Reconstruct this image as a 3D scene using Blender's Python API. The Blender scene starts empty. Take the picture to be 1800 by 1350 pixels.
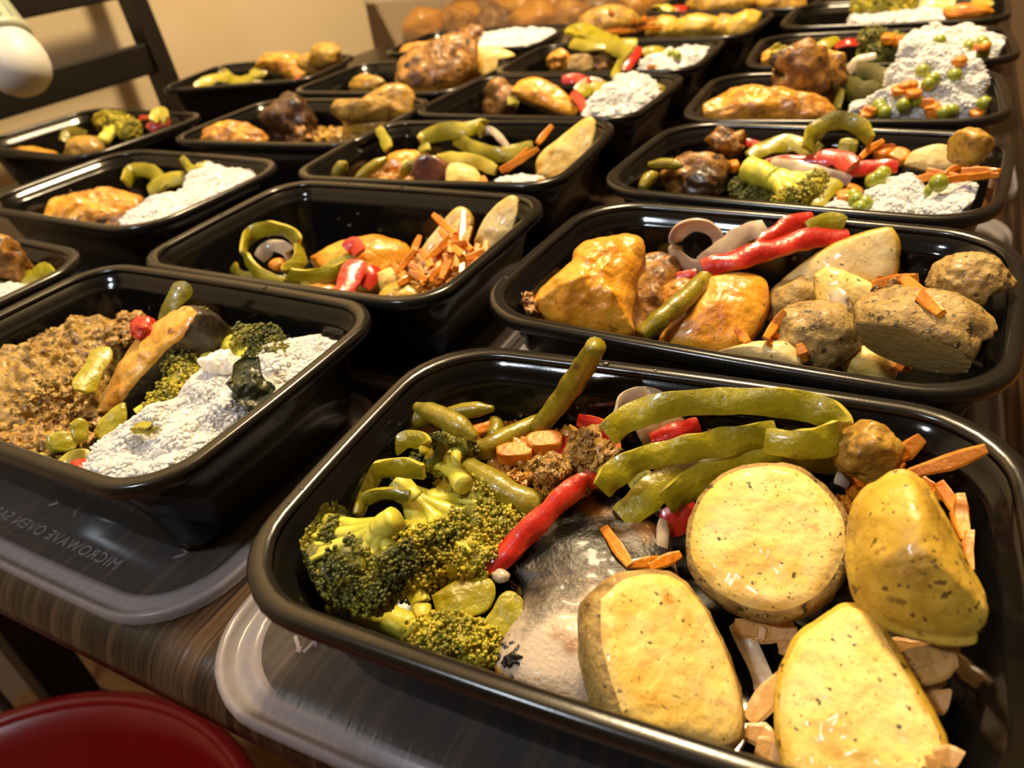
import bpy, bmesh, math, random
from mathutils import Vector, Matrix, noise, Euler
from mathutils.bvhtree import BVHTree
R = math.radians
random.seed(7)
scn = bpy.context.scene
col = scn.collection

# ------------------------------------------------------------------ camera
F = 1305.0
RT = Vector((0.88455, 0.45185, -0.11576)); UP = Vector((-0.16785, 0.53990, 0.82483)); FW = Vector((-0.43519, 0.71017, -0.55341))
TT = 0.75                      # table top
RIM = 0.81                     # container rim height
CAM = Vector((0, 0, RIM + 0.1639))
cd = bpy.data.cameras.new('camera'); cam = bpy.data.objects.new('camera', cd); col.objects.link(cam)
cam.matrix_world = Matrix(((RT.x, UP.x, -FW.x, CAM.x), (RT.y, UP.y, -FW.y, CAM.y), (RT.z, UP.z, -FW.z, CAM.z), (0, 0, 0, 1)))
cd.sensor_width = 36; cd.lens = F / 1800 * 36; cd.clip_start = 0.01
cd.dof.use_dof = True; cd.dof.focus_distance = 0.285; cd.dof.aperture_fstop = 11.5
scn.camera = cam

# ------------------------------------------------------------------ light
w = bpy.data.worlds.new('world'); scn.world = w; w.use_nodes = True
w.node_tree.nodes['Background'].inputs[0].default_value = (0, 0, 0, 1)
w.node_tree.nodes['Background'].inputs[1].default_value = 0.0     # closed room: the lamps light it
def area(name, loc, target, size, power, color):
    l = bpy.data.lights.new(name, 'AREA'); l.shape = 'DISK'; l.size = size; l.energy = power; l.color = color
    o = bpy.data.objects.new(name, l); col.objects.link(o); o.location = loc
    o.rotation_euler = (Vector(target) - Vector(loc)).to_track_quat('-Z', 'Y').to_euler()
    return o
pl = bpy.data.lights.new('ceiling_lamp_offscreen', 'POINT'); pl.energy = 92; pl.color = (1.0, 0.77, 0.45); pl.shadow_soft_size = .11
po = bpy.data.objects.new('ceiling_lamp_offscreen', pl); col.objects.link(po); po.location = (-.25, 1.0, 2.12)
area('cool_ceiling_lamp_offscreen', (-0.55, -0.75, 2.2), (-0.30, 0.25, 0.75), 0.16, 8.0, (0.80, 0.90, 1.0))
scn.view_settings.view_transform = 'Standard'; scn.view_settings.look = 'None'
scn.view_settings.gamma = 1; scn.view_settings.use_curve_mapping = False
scn.view_settings.exposure = 0.72

# ------------------------------------------------------------------ materials
MATS = {}
def mat(name, ramp, scale=60, rough=0.5, coat=0.0, sss=0.0, bump=0.0, bscale=400, spots=None, detail=6, spec=0.5,
        stretch=(1, 1, 1), sssr=(1, .5, .25), metallic=0.0, trans=0.0, alpha=1.0, wave=None):
    if name in MATS: return MATS[name]
    m = bpy.data.materials.new(name); m.use_nodes = True; MATS[name] = m
    nt = m.node_tree; N = nt.nodes; L = nt.links; b = N['Principled BSDF']
    tc = N.new('ShaderNodeTexCoord'); mp = N.new('ShaderNodeMapping'); L.new(tc.outputs['Object'], mp.inputs[0])
    mp.inputs['Scale'].default_value = stretch
    nz = N.new('ShaderNodeTexNoise'); nz.inputs['Scale'].default_value = scale; nz.inputs['Detail'].default_value = detail
    nz.inputs['Roughness'].default_value = 0.62
    L.new(mp.outputs[0], nz.inputs['Vector'])
    cr = N.new('ShaderNodeValToRGB'); L.new(nz.outputs['Fac'], cr.inputs[0])
    el = cr.color_ramp.elements
    n = len(ramp)
    while len(el) < n: el.new(0.5)
    for i, c in enumerate(ramp):
        if len(c) == 4: p, c = c[0], c[1:]
        else: p = 0.32 + 0.36 * (i / max(1, n - 1))
        el[i].position = p; el[i].color = (*c, 1)
    out = cr.outputs[0]
    for sp in (spots or []):          # (scale, threshold, colour, softness)
        n2 = N.new('ShaderNodeTexNoise'); n2.inputs['Scale'].default_value = sp[0]; n2.inputs['Detail'].default_value = 3
        L.new(mp.outputs[0], n2.inputs['Vector'])
        r2 = N.new('ShaderNodeValToRGB'); r2.color_ramp.elements[0].position = sp[1]; r2.color_ramp.elements[1].position = sp[1] + sp[3]
        L.new(n2.outputs['Fac'], r2.inputs[0])
        mx = N.new('ShaderNodeMix'); mx.data_type = 'RGBA'
        L.new(r2.outputs[0], mx.inputs['Factor']); L.new(out, mx.inputs['A']); mx.inputs['B'].default_value = (*sp[2], 1)
        out = mx.outputs['Result']
    L.new(out, b.inputs['Base Color'])
    b.inputs['Roughness'].default_value = rough; b.inputs['Coat Weight'].default_value = coat; b.inputs['Coat Roughness'].default_value = 0.12
    b.inputs['Specular IOR Level'].default_value = spec; b.inputs['Metallic'].default_value = metallic
    b.inputs['Transmission Weight'].default_value = trans; b.inputs['Alpha'].default_value = alpha
    if sss:
        b.inputs['Subsurface Weight'].default_value = sss; b.inputs['Subsurface Scale'].default_value = 0.008 if 'rice' in name else 0.005
        b.inputs['Subsurface Radius'].default_value = sssr
    if bump:
        n3 = N.new('ShaderNodeTexNoise'); n3.inputs['Scale'].default_value = bscale; n3.inputs['Detail'].default_value = 4
        L.new(mp.outputs[0], n3.inputs['Vector'])
        bp = N.new('ShaderNodeBump'); bp.inputs['Strength'].default_value = bump; bp.inputs['Distance'].default_value = 0.001
        L.new(n3.outputs['Fac'], bp.inputs['Height']); L.new(bp.outputs[0], b.inputs['Normal'])
    return m
HERB = (0.06, 0.055, 0.012)
mat('black_plastic', [(.004, .0037, .0034), (.006, .0055, .005)], 40, 0.10, bump=0.015, bscale=900, spec=0.30)
mat('black_rim', [(.008, .007, .006), (.011, .010, .008)], 40, 0.20, bump=0.03, bscale=1200, spec=0.42)
mat('potato_flesh', [(.66, .34, .03), (.80, .53, .11), (.84, .64, .24), (.78, .50, .09)], 30, 0.5, coat=.12, sss=.15, bump=.55, bscale=380,
    spots=[(26, .55, (.72, .36, .015), .16), (85, .64, (.56, .22, .01), .10), (420, .655, HERB, .05), (900, .66, (.22, .12, .02), .05)])
mat('potato_pale', [(.54, .36, .08), (.68, .53, .22), (.68, .57, .30)], 45, 0.5, coat=.15, sss=.15, bump=.35, bscale=420,
    spots=[(45, .58, (.54, .31, .03), .14), (420, .665, HERB, .05)])
mat('potato_skin', [(.12, .066, .016), (.28, .165, .042), (.42, .28, .08), (.20, .11, .028)], 85, 0.6, coat=.08, bump=1.0, bscale=420,
    spots=[(300, .60, (.06, .035, .008), .05), (600, .62, (.50, .36, .12), .04)])
mat('potato_yellow_skin', [(.36, .20, .018), (.60, .38, .04), (.72, .50, .09)], 50, 0.45, coat=.2, bump=.5, bscale=320,
    spots=[(110, .64, (.24, .12, .02), .06), (380, .63, (.13, .075, .012), .03)])
mat('potato_crust', [(.17, .085, .014), (.44, .24, .026), (.58, .35, .05)], 80, 0.5, coat=.25, bump=.8, bscale=380,
    spots=[(260, .63, (.14, .08, .015), .05)])
mat('chicken', [(.16, .06, .010), (.52, .21, .015), (.72, .34, .022), (.74, .44, .08)], 60, 0.4, coat=.3, sss=.05, bump=1.0, bscale=300,
    spots=[(70, .60, (.17, .065, .010), .10), (420, .67, HERB, .03)])
mat('chicken_skin', [(.46, .15, .007), (.72, .29, .014), (.78, .38, .035), (.66, .24, .010)], 45, 0.36, coat=.3, bump=.7, bscale=360,
    spots=[(120, .64, (.36, .12, .010), .08), (420, .69, HERB, .03)])
mat('chicken_brown', [(.035, .014, .006), (.16, .062, .011), (.38, .17, .022), (.50, .27, .055)], 75, 0.45, coat=.15, bump=1.0, bscale=340,
    spots=[(80, .58, (.03, .013, .006), .08)])
mat('chicken_dark', [(.018, .009, .005), (.06, .025, .008), (.16, .07, .016)], 70, 0.38, coat=.3, bump=.9, bscale=300)
mat('curry_meat', [(.085, .045, .008), (.26, .145, .020), (.43, .26, .045), (.50, .33, .09)], 80, 0.4, coat=.22, bump=1.0, bscale=480,
    spots=[(260, .58, (.12, .06, .012), .08)], stretch=(1, 2.2, 1))
mat('mince', [(.15, .07, .012), (.36, .19, .03), (.50, .31, .065)], 120, 0.42, coat=.35, bump=1.0, bscale=600)
mat('tomato_sauce', [(.30, .10, .012), (.46, .19, .02), (.40, .22, .03)], 90, 0.22, coat=.8, bump=.8, bscale=420, spots=[(260, .6, (.55, .30, .05), .05)])
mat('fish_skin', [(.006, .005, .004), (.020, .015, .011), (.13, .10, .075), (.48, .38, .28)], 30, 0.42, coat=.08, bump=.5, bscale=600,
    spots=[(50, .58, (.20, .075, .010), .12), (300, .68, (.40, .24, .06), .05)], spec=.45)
mat('fish_edge', [(.30, .10, .015), (.62, .31, .05), (.72, .46, .15)], 80, 0.35, coat=.5, bump=.6, bscale=300, spots=[(90, .6, (.06, .02, .008), .07)])
mat('charred', [(.010, .008, .006), (.030, .022, .013), (.11, .07, .02)], 130, 0.45, coat=.2, bump=1.0, bscale=320)
mat('salmon_flesh', [(.52, .22, .02), (.68, .35, .045), (.72, .48, .15)], 80, 0.35, coat=.5, bump=.6, bscale=300, spots=[(150, .64, (.25, .08, .01), .06)])
mat('pepper_green', [(.20, .175, .003), (.31, .265, .006), (.40, .33, .012)], 50, 0.34, coat=.35, sss=.08, bump=.6, bscale=420, spots=[(90, .66, (.15, .12, .004), .08)])
mat('pepper_flesh', [(.36, .31, .015), (.48, .40, .04), (.54, .45, .07)], 60, 0.38, coat=.3, sss=.12, bump=.5, bscale=320)
mat('pepper_dark', [(.11, .10, .004), (.21, .18, .007), (.31, .25, .015)], 60, 0.34, coat=.35, bump=.6, bscale=400)
mat('pepper_red', [(.32, .008, .005), (.48, .016, .007), (.58, .05, .016)], 50, 0.3, coat=.45, sss=.06, bump=.5, bscale=320)
mat('pepper_wilted', [(.06, .055, .004), (.12, .10, .006), (.19, .15, .012)], 60, 0.6, bump=.6, bscale=400)
mat('pepper_red_flesh', [(.60, .08, .02), (.66, .16, .04)], 60, 0.28, coat=.5, sss=.1, bump=.2)
mat('bean', [(.14, .115, .005), (.24, .19, .008), (.33, .25, .018)], 60, 0.34, coat=.35, bump=.6, bscale=340, spots=[(150, .63, (.14, .085, .010), .07)])
mat('broccoli_stem', [(.42, .40, .02), (.64, .58, .06), (.76, .67, .13)], 60, 0.42, coat=.25, sss=.1, bump=.5, bscale=300)
mat('broccoli_bud', [(.024, .032, .004), (.085, .09, .007), (.22, .20, .012), (.42, .34, .022)], 60, 0.5, coat=.15, bump=.5, bscale=900)
mat('broccoli_bud_yellow', [(.07, .075, .005), (.28, .25, .012), (.52, .42, .02), (.66, .53, .04)], 60, 0.48, coat=.15, bump=.5, bscale=900)
mat('carrot', [(.54, .135, .005), (.70, .22, .008), (.76, .29, .02)], 70, 0.42, coat=.25, bump=.5, bscale=500, spots=[(400, .67, (.16, .07, .012), .04)])
mat('carrot_pale', [(.40, .20, .05), (.56, .30, .09), (.60, .36, .13)], 80, 0.45, coat=.25, bump=.35, bscale=500, spots=[(400, .66, (.12, .07, .02), .03)])
mat('onion', [(.36, .29, .22), (.50, .42, .30), (.34, .22, .21)], 60, 0.28, coat=.5, sss=.3, bump=.2, bscale=200)
mat('rice', [(.88, .84, .76), (.92, .89, .84), (.93, .91, .87)], 80, 0.5, coat=.1, sss=.5, sssr=(1, .8, .6), bump=.2, bscale=900)
mat('leaf', [(.008, .012, .004), (.028, .034, .006), (.08, .075, .014)], 110, 0.42, coat=.2, bump=.8, bscale=300)
mat('pea', [(.22, .26, .015), (.34, .36, .03)], 90, 0.28, coat=.5, bump=.2)
mat('aubergine', [(.035, .010, .008), (.16, .05, .025), (.30, .12, .05)], 45, 0.2, coat=.9, bump=.3, bscale=200)
mat('black_wood', [(.006, .005, .004), (.010, .008, .006)], 40, 0.4)
mat('red_plastic', [(.20, .004, .005), (.235, .006, .006)], 30, 0.3, spec=.5)
mat('cream_plastic', [(.60, .46, .26), (.66, .52, .30)], 8, 0.6)
mat('bulb_diffuser', [(.62, .60, .57), (.66, .64, .61)], 8, 0.45, sss=.2)
mat('bulb_metal', [(.33, .35, .25), (.42, .44, .32)], 12, 0.4, spec=.6)
mat('dark_metal', [(.03, .028, .025), (.05, .045, .04)], 20, 0.4)
mat('water', [(.9, .9, .9), (1, 1, 1)], 5, 0.03, trans=1.0)
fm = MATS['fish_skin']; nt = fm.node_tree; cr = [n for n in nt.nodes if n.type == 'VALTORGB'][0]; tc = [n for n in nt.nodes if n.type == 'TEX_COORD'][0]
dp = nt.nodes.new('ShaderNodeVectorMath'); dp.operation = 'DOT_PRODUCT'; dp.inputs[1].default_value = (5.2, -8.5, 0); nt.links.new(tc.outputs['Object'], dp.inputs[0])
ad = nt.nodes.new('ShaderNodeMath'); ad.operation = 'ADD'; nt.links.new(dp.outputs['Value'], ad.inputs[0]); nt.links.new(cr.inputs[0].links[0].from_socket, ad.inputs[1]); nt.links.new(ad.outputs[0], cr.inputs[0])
def wood(name, c0, c1, c2, axis, scale, rough):
    s = [60, 60, 60]; s[axis] = 1.2; s[2] = 2.5
    m = mat(name, [(.34, *c0), (.50, *c1), (.62, *c2)], scale, rough, bump=.5, bscale=scale * 1.3, stretch=tuple(v / 10 for v in s), detail=9, spec=.4)
    return m
wood('table_wood', (.006, .0038, .0026), (.020, .0115, .0068), (.066, .037, .019), 1, 42, .34)
wood('floor_wood', (.20, .085, .022), (.27, .12, .033), (.33, .16, .05), 0, 4, .4)
mat('wall_paint', [(.56, .45, .29), (.59, .475, .31)], 3, .85, bump=.15, bscale=220)
mat('ceiling_paint', [(.42, .36, .28), (.44, .38, .30)], 3, .9)
mat('brown_wall', [(.22, .15, .085), (.25, .17, .10)], 3, .9)
def lidmat(name, tint, k):
    m = bpy.data.materials.new(name); m.use_nodes = True; MATS[name] = m
    nt = m.node_tree; N = nt.nodes; L = nt.links; b = N['Principled BSDF']
    b.inputs['Base Color'].default_value = (*tint, 1); b.inputs['Roughness'].default_value = .22
    t = N.new('ShaderNodeBsdfTransparent'); t.inputs[0].default_value = (.93, .92, .90, 1)
    lw = N.new('ShaderNodeTexNoise'); lw.inputs['Scale'].default_value = 40; lw.inputs['Detail'].default_value = 5
    mr = N.new('ShaderNodeMapRange'); mr.inputs['To Min'].default_value = k * .75; mr.inputs['To Max'].default_value = k * 1.25
    L.new(lw.outputs['Fac'], mr.inputs[0])
    mx = N.new('ShaderNodeMixShader'); L.new(mr.outputs[0], mx.inputs[0]); L.new(t.outputs[0], mx.inputs[1]); L.new(b.outputs[0], mx.inputs[2])
    L.new(mx.outputs[0], N['Material Output'].inputs['Surface'])
    return m
lidmat('clear_plastic', (.36, .34, .34), .09)
lidmat('clear_plastic_rim', (.56, .52, .58), .24)
lidmat('tub_plastic', (.72, .62, .46), .40)

# ------------------------------------------------------------------ helpers
def tag(o, label, cat, group=None, kind=None):
    o['label'] = label; o['category'] = cat
    if group: o['group'] = group
    if kind: o['kind'] = kind
    return o
def link(name, verts, faces, mats, parent=None, mi=None, smooth=True, loc=None):
    me = bpy.data.meshes.new(name)
    if loc is not None: verts = [Vector(v) - loc for v in verts]
    me.from_pydata([tuple(v) for v in verts], [], faces)
    for m in mats: me.materials.append(MATS[m])
    if mi: me.polygons.foreach_set('material_index', mi)
    me.polygons.foreach_set('use_smooth', [smooth] * len(me.polygons)); me.update()
    o = bpy.data.objects.new(name, me); col.objects.link(o)
    if loc is not None: o.location = loc
    if parent is not None: o.parent = parent
    return o
def empty(name, loc, rz=0):
    o = bpy.data.objects.new(name, None); col.objects.link(o); o.location = loc; o.rotation_euler = (0, 0, rz); o.empty_display_size = .02
    return o
def ray(u, v): return FW * F + RT * (u - 900) + UP * (675 - v)
def P(u, v, z):                # point seen at (u, v), z millimetres above the table top
    d = ray(u, v); return CAM + d * ((TT + z / 1000 - CAM.z) / d.z)
def Pp(u, v, p0, n):
    d = ray(u, v); return CAM + d * ((p0 - CAM).dot(n) / d.dot(n))
def catmull(pts, n):
    pts = [Vector(p) for p in pts]
    if len(pts) == 2: return [pts[0].lerp(pts[1], i / n) for i in range(n + 1)]
    q = [2 * pts[0] - pts[1]] + pts + [2 * pts[-1] - pts[-2]]
    out = []
    segs = len(pts) - 1
    for i in range(n + 1):
        t = i / n * segs; k = min(int(t), segs - 1); t -= k
        a, b, c, d = q[k:k + 4]
        out.append(.5 * (2 * b + (c - a) * t + (2 * a - 5 * b + 4 * c - d) * t * t + (3 * b - a - 3 * c + d) * t ** 3))
    return out
def fbm(p, s, o=3):
    v = 0; a = 1
    for i in range(o):
        v += a * noise.noise(p * s); s *= 2.1; a *= .5
    return v
def box(x0, x1, y0, y1, z0, z1):
    v = [(x, y, z) for z in (z0, z1) for y in (y0, y1) for x in (x0, x1)]
    f = [(0, 2, 3, 1), (4, 5, 7, 6), (0, 1, 5, 4), (2, 6, 7, 3), (0, 4, 6, 2), (1, 3, 7, 5)]
    return v, f
def bevel(o, wd=.004, seg=2):
    m = o.modifiers.new('bevel', 'BEVEL'); m.width = wd; m.segments = seg; m.limit_method = 'ANGLE'
    return o
def rr(Lh, Wh, r, bow, n=9, m=10):
    """rounded rectangle with slightly bowed sides, counter-clockwise"""
    pts = []
    for cx, cy, a0 in ((Lh - r, Wh - r, 0), (-Lh + r, Wh - r, 90), (-Lh + r, -Wh + r, 180), (Lh - r, -Wh + r, 270)):
        for i in range(n):
            a = R(a0 + 90 * i / (n - 1)); pts.append((cx + r * math.cos(a), cy + r * math.sin(a)))
        nx = {0: (-Lh + r, Wh), 90: (-Lh, -Wh + r), 180: (Lh - r, -Wh), 270: (Lh, Wh - r)}[a0]
        x0, y0 = pts[-1]
        for i in range(1, m): pts.append((x0 + (nx[0] - x0) * i / m, y0 + (nx[1] - y0) * i / m))
    out = []
    for x, y in pts:
        kx = 1 - min(1, abs(y) / Wh) ** 2; ky = 1 - min(1, abs(x) / Lh) ** 2
        if abs(x) > Lh - r * .3 - 1e-9: x += math.copysign(bow * kx, x)
        if abs(y) > Wh - r * .3 - 1e-9: y += math.copysign(bow * ky, y)
        out.append((x, y))
    return out
def loft(loops, cap0=False, cap1=False):
    n = len(loops[0]); v = [p for l in loops for p in l]; f = []
    for i in range(len(loops) - 1):
        for j in range(n):
            a = i * n + j; b = i * n + (j + 1) % n; f.append((a, b, b + n, a + n))
    if cap0: f.append(tuple(reversed(range(n))))
    if cap1: f.append(tuple(range((len(loops) - 1) * n, len(loops) * n)))
    return v, f
def tube(path, rad, seg=10, n=None, bumps=0.0):
    """swept tube; rad = list of radii along the path"""
    n = n or 4 * len(path); c = catmull(path, n); loops = []
    t0 = (c[1] - c[0]).normalized(); s = t0.orthogonal().normalized()
    for i, p in enumerate(c):
        t = (c[min(i + 1, n)] - c[max(i - 1, 0)]).normalized(); s = (s - t * s.dot(t)).normalized(); b = t.cross(s)
        k = i / n * (len(rad) - 1); j = min(int(k), len(rad) - 2); r = rad[j] + (rad[j + 1] - rad[j]) * (k - j)
        r *= 1 + bumps * noise.noise(p * 160)
        loops.append([p + (s * math.cos(2 * math.pi * q / seg) + b * math.sin(2 * math.pi * q / seg)) * r for q in range(seg)])
    return loft(loops, True, True)
def merge(parts):
    V = []; Fc = []; I = []
    for k, (v, f) in enumerate(parts):
        o = len(V); V += list(v); Fc += [tuple(i + o for i in q) for q in f]; I += [k] * len(f)
    return V, Fc, I
ICO = {}
def ico(sub):
    if sub not in ICO:
        bm = bmesh.new(); bmesh.ops.create_icosphere(bm, subdivisions=sub, radius=1)
        ICO[sub] = ([v.co.copy() for v in bm.verts], [tuple(v.index for v in f.verts) for f in bm.faces]); bm.free()
    return ICO[sub]

# ------------------------------------------------------------------ setting
def struct(name, v, f, m, mi=None, smooth=False):
    o = link(name, v, f, [m], smooth=smooth); o['kind'] = 'structure'; return o
struct('floor', *box(-2.6, 2.4, -2.4, 3.6, -.05, 0), 'floor_wood')
struct('ceiling', *box(-2.6, 2.4, -2.4, 3.6, 2.45, 2.5), 'ceiling_paint')
struct('wall_left', *box(-1.245, -1.125, -2.4, 1.45, 0, 2.45), 'wall_paint')
struct('wall_back', *box(-2.6, 2.4, 3.5, 3.6, 0, 2.45), 'brown_wall')
struct('wall_side', *box(-2.6, -2.5, 1.6, 3.5, 0, 2.45), 'brown_wall')
struct('wall_right', *box(2.3, 2.4, -2.4, 3.5, 0, 2.45), 'brown_wall')
struct('wall_front', *box(-1.125, 2.3, -2.4, -2.3, 0, 2.45), 'brown_wall')

# table: post-formed top with a rounded front edge, four square legs
TX0, TX1, TY0, TY1 = -.95, .075, .078, 1.62
tb = tag(empty('dining_table', (-.44, .85, 0)), 'long dark brown wood-grain table carrying all the meal trays', 'table')
prof = []
for k in range(9):
    a = R(-90 - 90 * k / 8); prof.append((TY0 + .016 + .016 * math.cos(a), TT - .030 + .010 + .010 * math.sin(a)))
for k in range(9):
    a = R(180 - 90 * k / 8); prof.append((TY0 + .020 + .020 * math.cos(a), TT - .020 + .020 * math.sin(a)))
prof += [(TY1 - .004, TT), (TY1, TT - .004), (TY1, TT - .030)]
v, f = loft([[(x, y, z) for y, z in prof] for x in (TX0, TX0 + .3, TX1 - .3, TX1)], True, True)
o = link('table_top', v, f, ['table_wood']); o.parent = tb; o.matrix_parent_inverse = Matrix.Translation((.44, -.85, 0))
def child(o, p):
    o.parent = p; o.matrix_parent_inverse = Matrix.LocRotScale(p.location, p.rotation_euler, None).inverted(); return o
for x, y in ((-.775, .188), (.0, .25), (-.80, 1.5), (.0, 1.5)):
    child(bevel(link('leg', *box(x - .023, x + .023, y - .023, y + .023, 0, TT - .032), ['black_wood'], smooth=False)), tb)

# chair at the end of the table, its ladder back against the wall
ch = tag(empty('dining_chair', (-.86, .60, 0)), 'black wooden ladder-back chair at the end of the table by the wall', 'chair')
for y in (.41, .822):
    v, f = tube([(-1.04, y, 0), (-1.035, y, .45), (-1.045, y, .75), (-1.068, y, 1.06)], [.021, .021, .021, .019], 4, 20)
    child(link('back_post', v, f, ['black_wood'], smooth=False), ch)
for z, xx in ((.824, -1.050), (.926, -1.060), (1.03, -1.072)):
    child(bevel(link('back_slat', *box(xx - .009, xx + .009, .425, .808, z - .021, z + .021), ['black_wood'], smooth=False), .003), ch)
child(bevel(link('seat', *box(-1.05, -.65, .40, .832, .43, .46), ['black_wood'], smooth=False), .008), ch)
for y in (.42, .812):
    child(link('front_leg', *box(-.69, -.655, y - .017, y + .017, 0, .43), ['black_wood'], smooth=False), ch)

# red tub on the floor, cream bin, lamp
def lathe(profile, c, seg=64):
    return loft([[(c[0] + r * math.cos(2 * math.pi * k / seg), c[1] + r * math.sin(2 * math.pi * k / seg), c[2] + z) for k in range(seg)] for r, z in profile])
rb = tag(empty('wash_tub', (-.529, -.042, 0)), 'open dark red plastic tub on the floor in front of the table', 'tub')
c = (0, 0, 0)
v, f = lathe([(.001, .004), (.175, .004), (.18, .0), (.186, .004), (.232, .355), (.229, .356), (.222, .315), (.214, .308), (.178, .012), (.001, .012)], c)
link('tub_wall', v, f, ['red_plastic'], rb)
v, f = lathe([(.229, .350), (.241, .350), (.244, .354), (.241, .360), (.233, .361), (.228, .357), (.229, .350)], c)
link('tub_rim', v, f, ['red_plastic'], rb)
# floor lamp with a bare bulb pointing down
BP = CAM + ray(8, 76).normalized() * .99
ax = (RT * .49 - UP * .87 + FW * .03).normalized()          # from socket towards dome
lm = tag(empty('floor_lamp', (-.98, .17, 0)), 'lamp with a bare white bulb in a ribbed pale metal body', 'lamp')
def ax_lathe(profile, p0, axis, seg=32):
    s = axis.orthogonal().normalized(); t = axis.cross(s); loops = []
    for r, z in profile:
        loops.append([p0 + axis * z + (s * math.cos(2 * math.pi * k / seg) + t * math.sin(2 * math.pi * k / seg)) * r for k in range(seg)])
    return loft(loops, True, True)
v, f = ax_lathe([(.024, -.003), (.0275, .004), (.0302, .014), (.0310, .024), (.0298, .034), (.0262, .043), (.0195, .050), (.011, .0545), (.002, .056)], BP, ax)
bulb = child(link('bulb_dome', v, f, ['bulb_diffuser']), lm)
v, f = ax_lathe([(.012, -.075), (.019, -.068), (.024, -.03), (.026, -.012), (.0290, -.010), (.0290, -.003), (.026, -.001)], BP, ax)
hs = child(link('heat_sink', v, f, ['bulb_metal']), lm)
s = ax.orthogonal().normalized(); t = ax.cross(s)
for k in range(16):
    a = 2 * math.pi * k / 16; dr = s * math.cos(a) + t * math.sin(a); tn = ax.cross(dr)
    q = []
    for z, r in ((-.066, .021), (-.010, .0288)):
        for rr_, h in ((r - .006, .0012), (r, .0009)):
            for sg in (-1, 1): q.append(BP + ax * z + dr * rr_ + tn * h * sg)
    child(link('fin', q, [(0, 1, 3, 2), (4, 6, 7, 5), (2, 3, 7, 6), (0, 4, 5, 1), (0, 2, 6, 4), (1, 5, 7, 3)], ['bulb_metal'], smooth=False), hs).parent = hs
sk = BP - ax * .07
v, f = ax_lathe([(.014, 0), (.019, -.004), (.019, -.04), (.012, -.05), (.002, -.052)], sk, ax)
child(link('socket', v, f, ['dark_metal']), lm)
e = sk - ax * .05
v, f = tube([e, e - ax * .06 + Vector((0, 0, .02)), Vector((-.93, .20, 1.22)), Vector((-.98, .17, 1.1)), Vector((-.98, .17, .6)), Vector((-.98, .17, .02))], [.007] * 6, 12, 40)
child(link('pole', v, f, ['dark_metal']), lm)
v, f = lathe([(.001, .0), (.11, .0), (.112, .008), (.10, .018), (.02, .026), (.001, .026)], (-.98, .17, 0), 40)
child(link('lamp_base', v, f, ['dark_metal']), lm)

# ------------------------------------------------------------------ meal containers and lids
CL, CW = .223, .150
Z0 = TT + .0036; CH = RIM - Z0
CONT = {}
def container(key, x, y, deg, label, deep=False, step=True):
    r = .026 if deep else .033
    root = tag(empty('meal_container', (x, y, Z0), R(deg)), label, 'container', 'black meal trays on the table')
    def lp(inset, z, rk=.55): return [(px, py, z) for px, py in rr(CL / 2 - inset, CW / 2 - inset, max(.008, r - inset * rk), .0022)]
    H = CH
    body = [lp(.027, .0012), lp(.0225, .0004), lp(.0195, .002), lp(.0175, .008), lp(.009, H - .013), lp(.0085, H - .009), lp(.006, H - .008), lp(.0055, H - .002),
            lp(.0068, H - .0018), lp(.0072, H - .0085), lp(.0105, H - .0098), lp(.0112, H - .0125), lp(.0185, .010), lp(.0207, .004), lp(.0245, .0019), lp(.030, .0016)]
    v, f = loft(body, True, False)
    n = len(body[0]); f.append(tuple(range((len(body) - 1) * n, len(body) * n)))
    link('tub', v, f, ['black_plastic'], root)
    rim = [lp(.0052, H - .0016), lp(.0030, H - .0022), lp(.0018, H - .0055), lp(.0006, H - .0060), lp(0, H - .0050), lp(.0002, H - .0016), lp(.0012, H - .0003), lp(.0025, H),
           lp(.0044, H), lp(.0058, H - .0004), lp(.0068, H - .0014), lp(.0070, H - .0030), lp(.0056, H - .003)]
    v, f = loft(rim); link('rim', v, f, ['black_rim'], root)
    CONT[key] = (x, y, R(deg), r)
    if key in 'ABCDEGFR':
        parts = []; V_, F_ = ico(2)
        for q in range(16):
            h = random.uniform(H * .45, H - .014) if q % 4 else H; t_ = min(1, h / H); ins = .0205 - .0096 * t_ if q % 4 else .0035; rd = random.uniform(.0005, .0013)
            if q % 3: c_ = Vector((random.uniform(-.075, .075), CW / 2 - ins + .0014, h)); sc = Vector((1, .55, 1.1))
            else: c_ = Vector((-CL / 2 + ins - .0010, random.uniform(-.04, .04), h)); sc = Vector((.55, 1, 1.1))
            if not q % 4: sc = Vector((1.2, 1.2, .5))
            parts.append(([c_ + Vector((k_.x * sc.x, k_.y * sc.y, k_.z * sc.z)) * rd for k_ in V_], F_))
        v, f, _ = merge(parts); o = link('water_drops', v, f, ['water'], root); o['kind'] = 'stuff'
    return root
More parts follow.
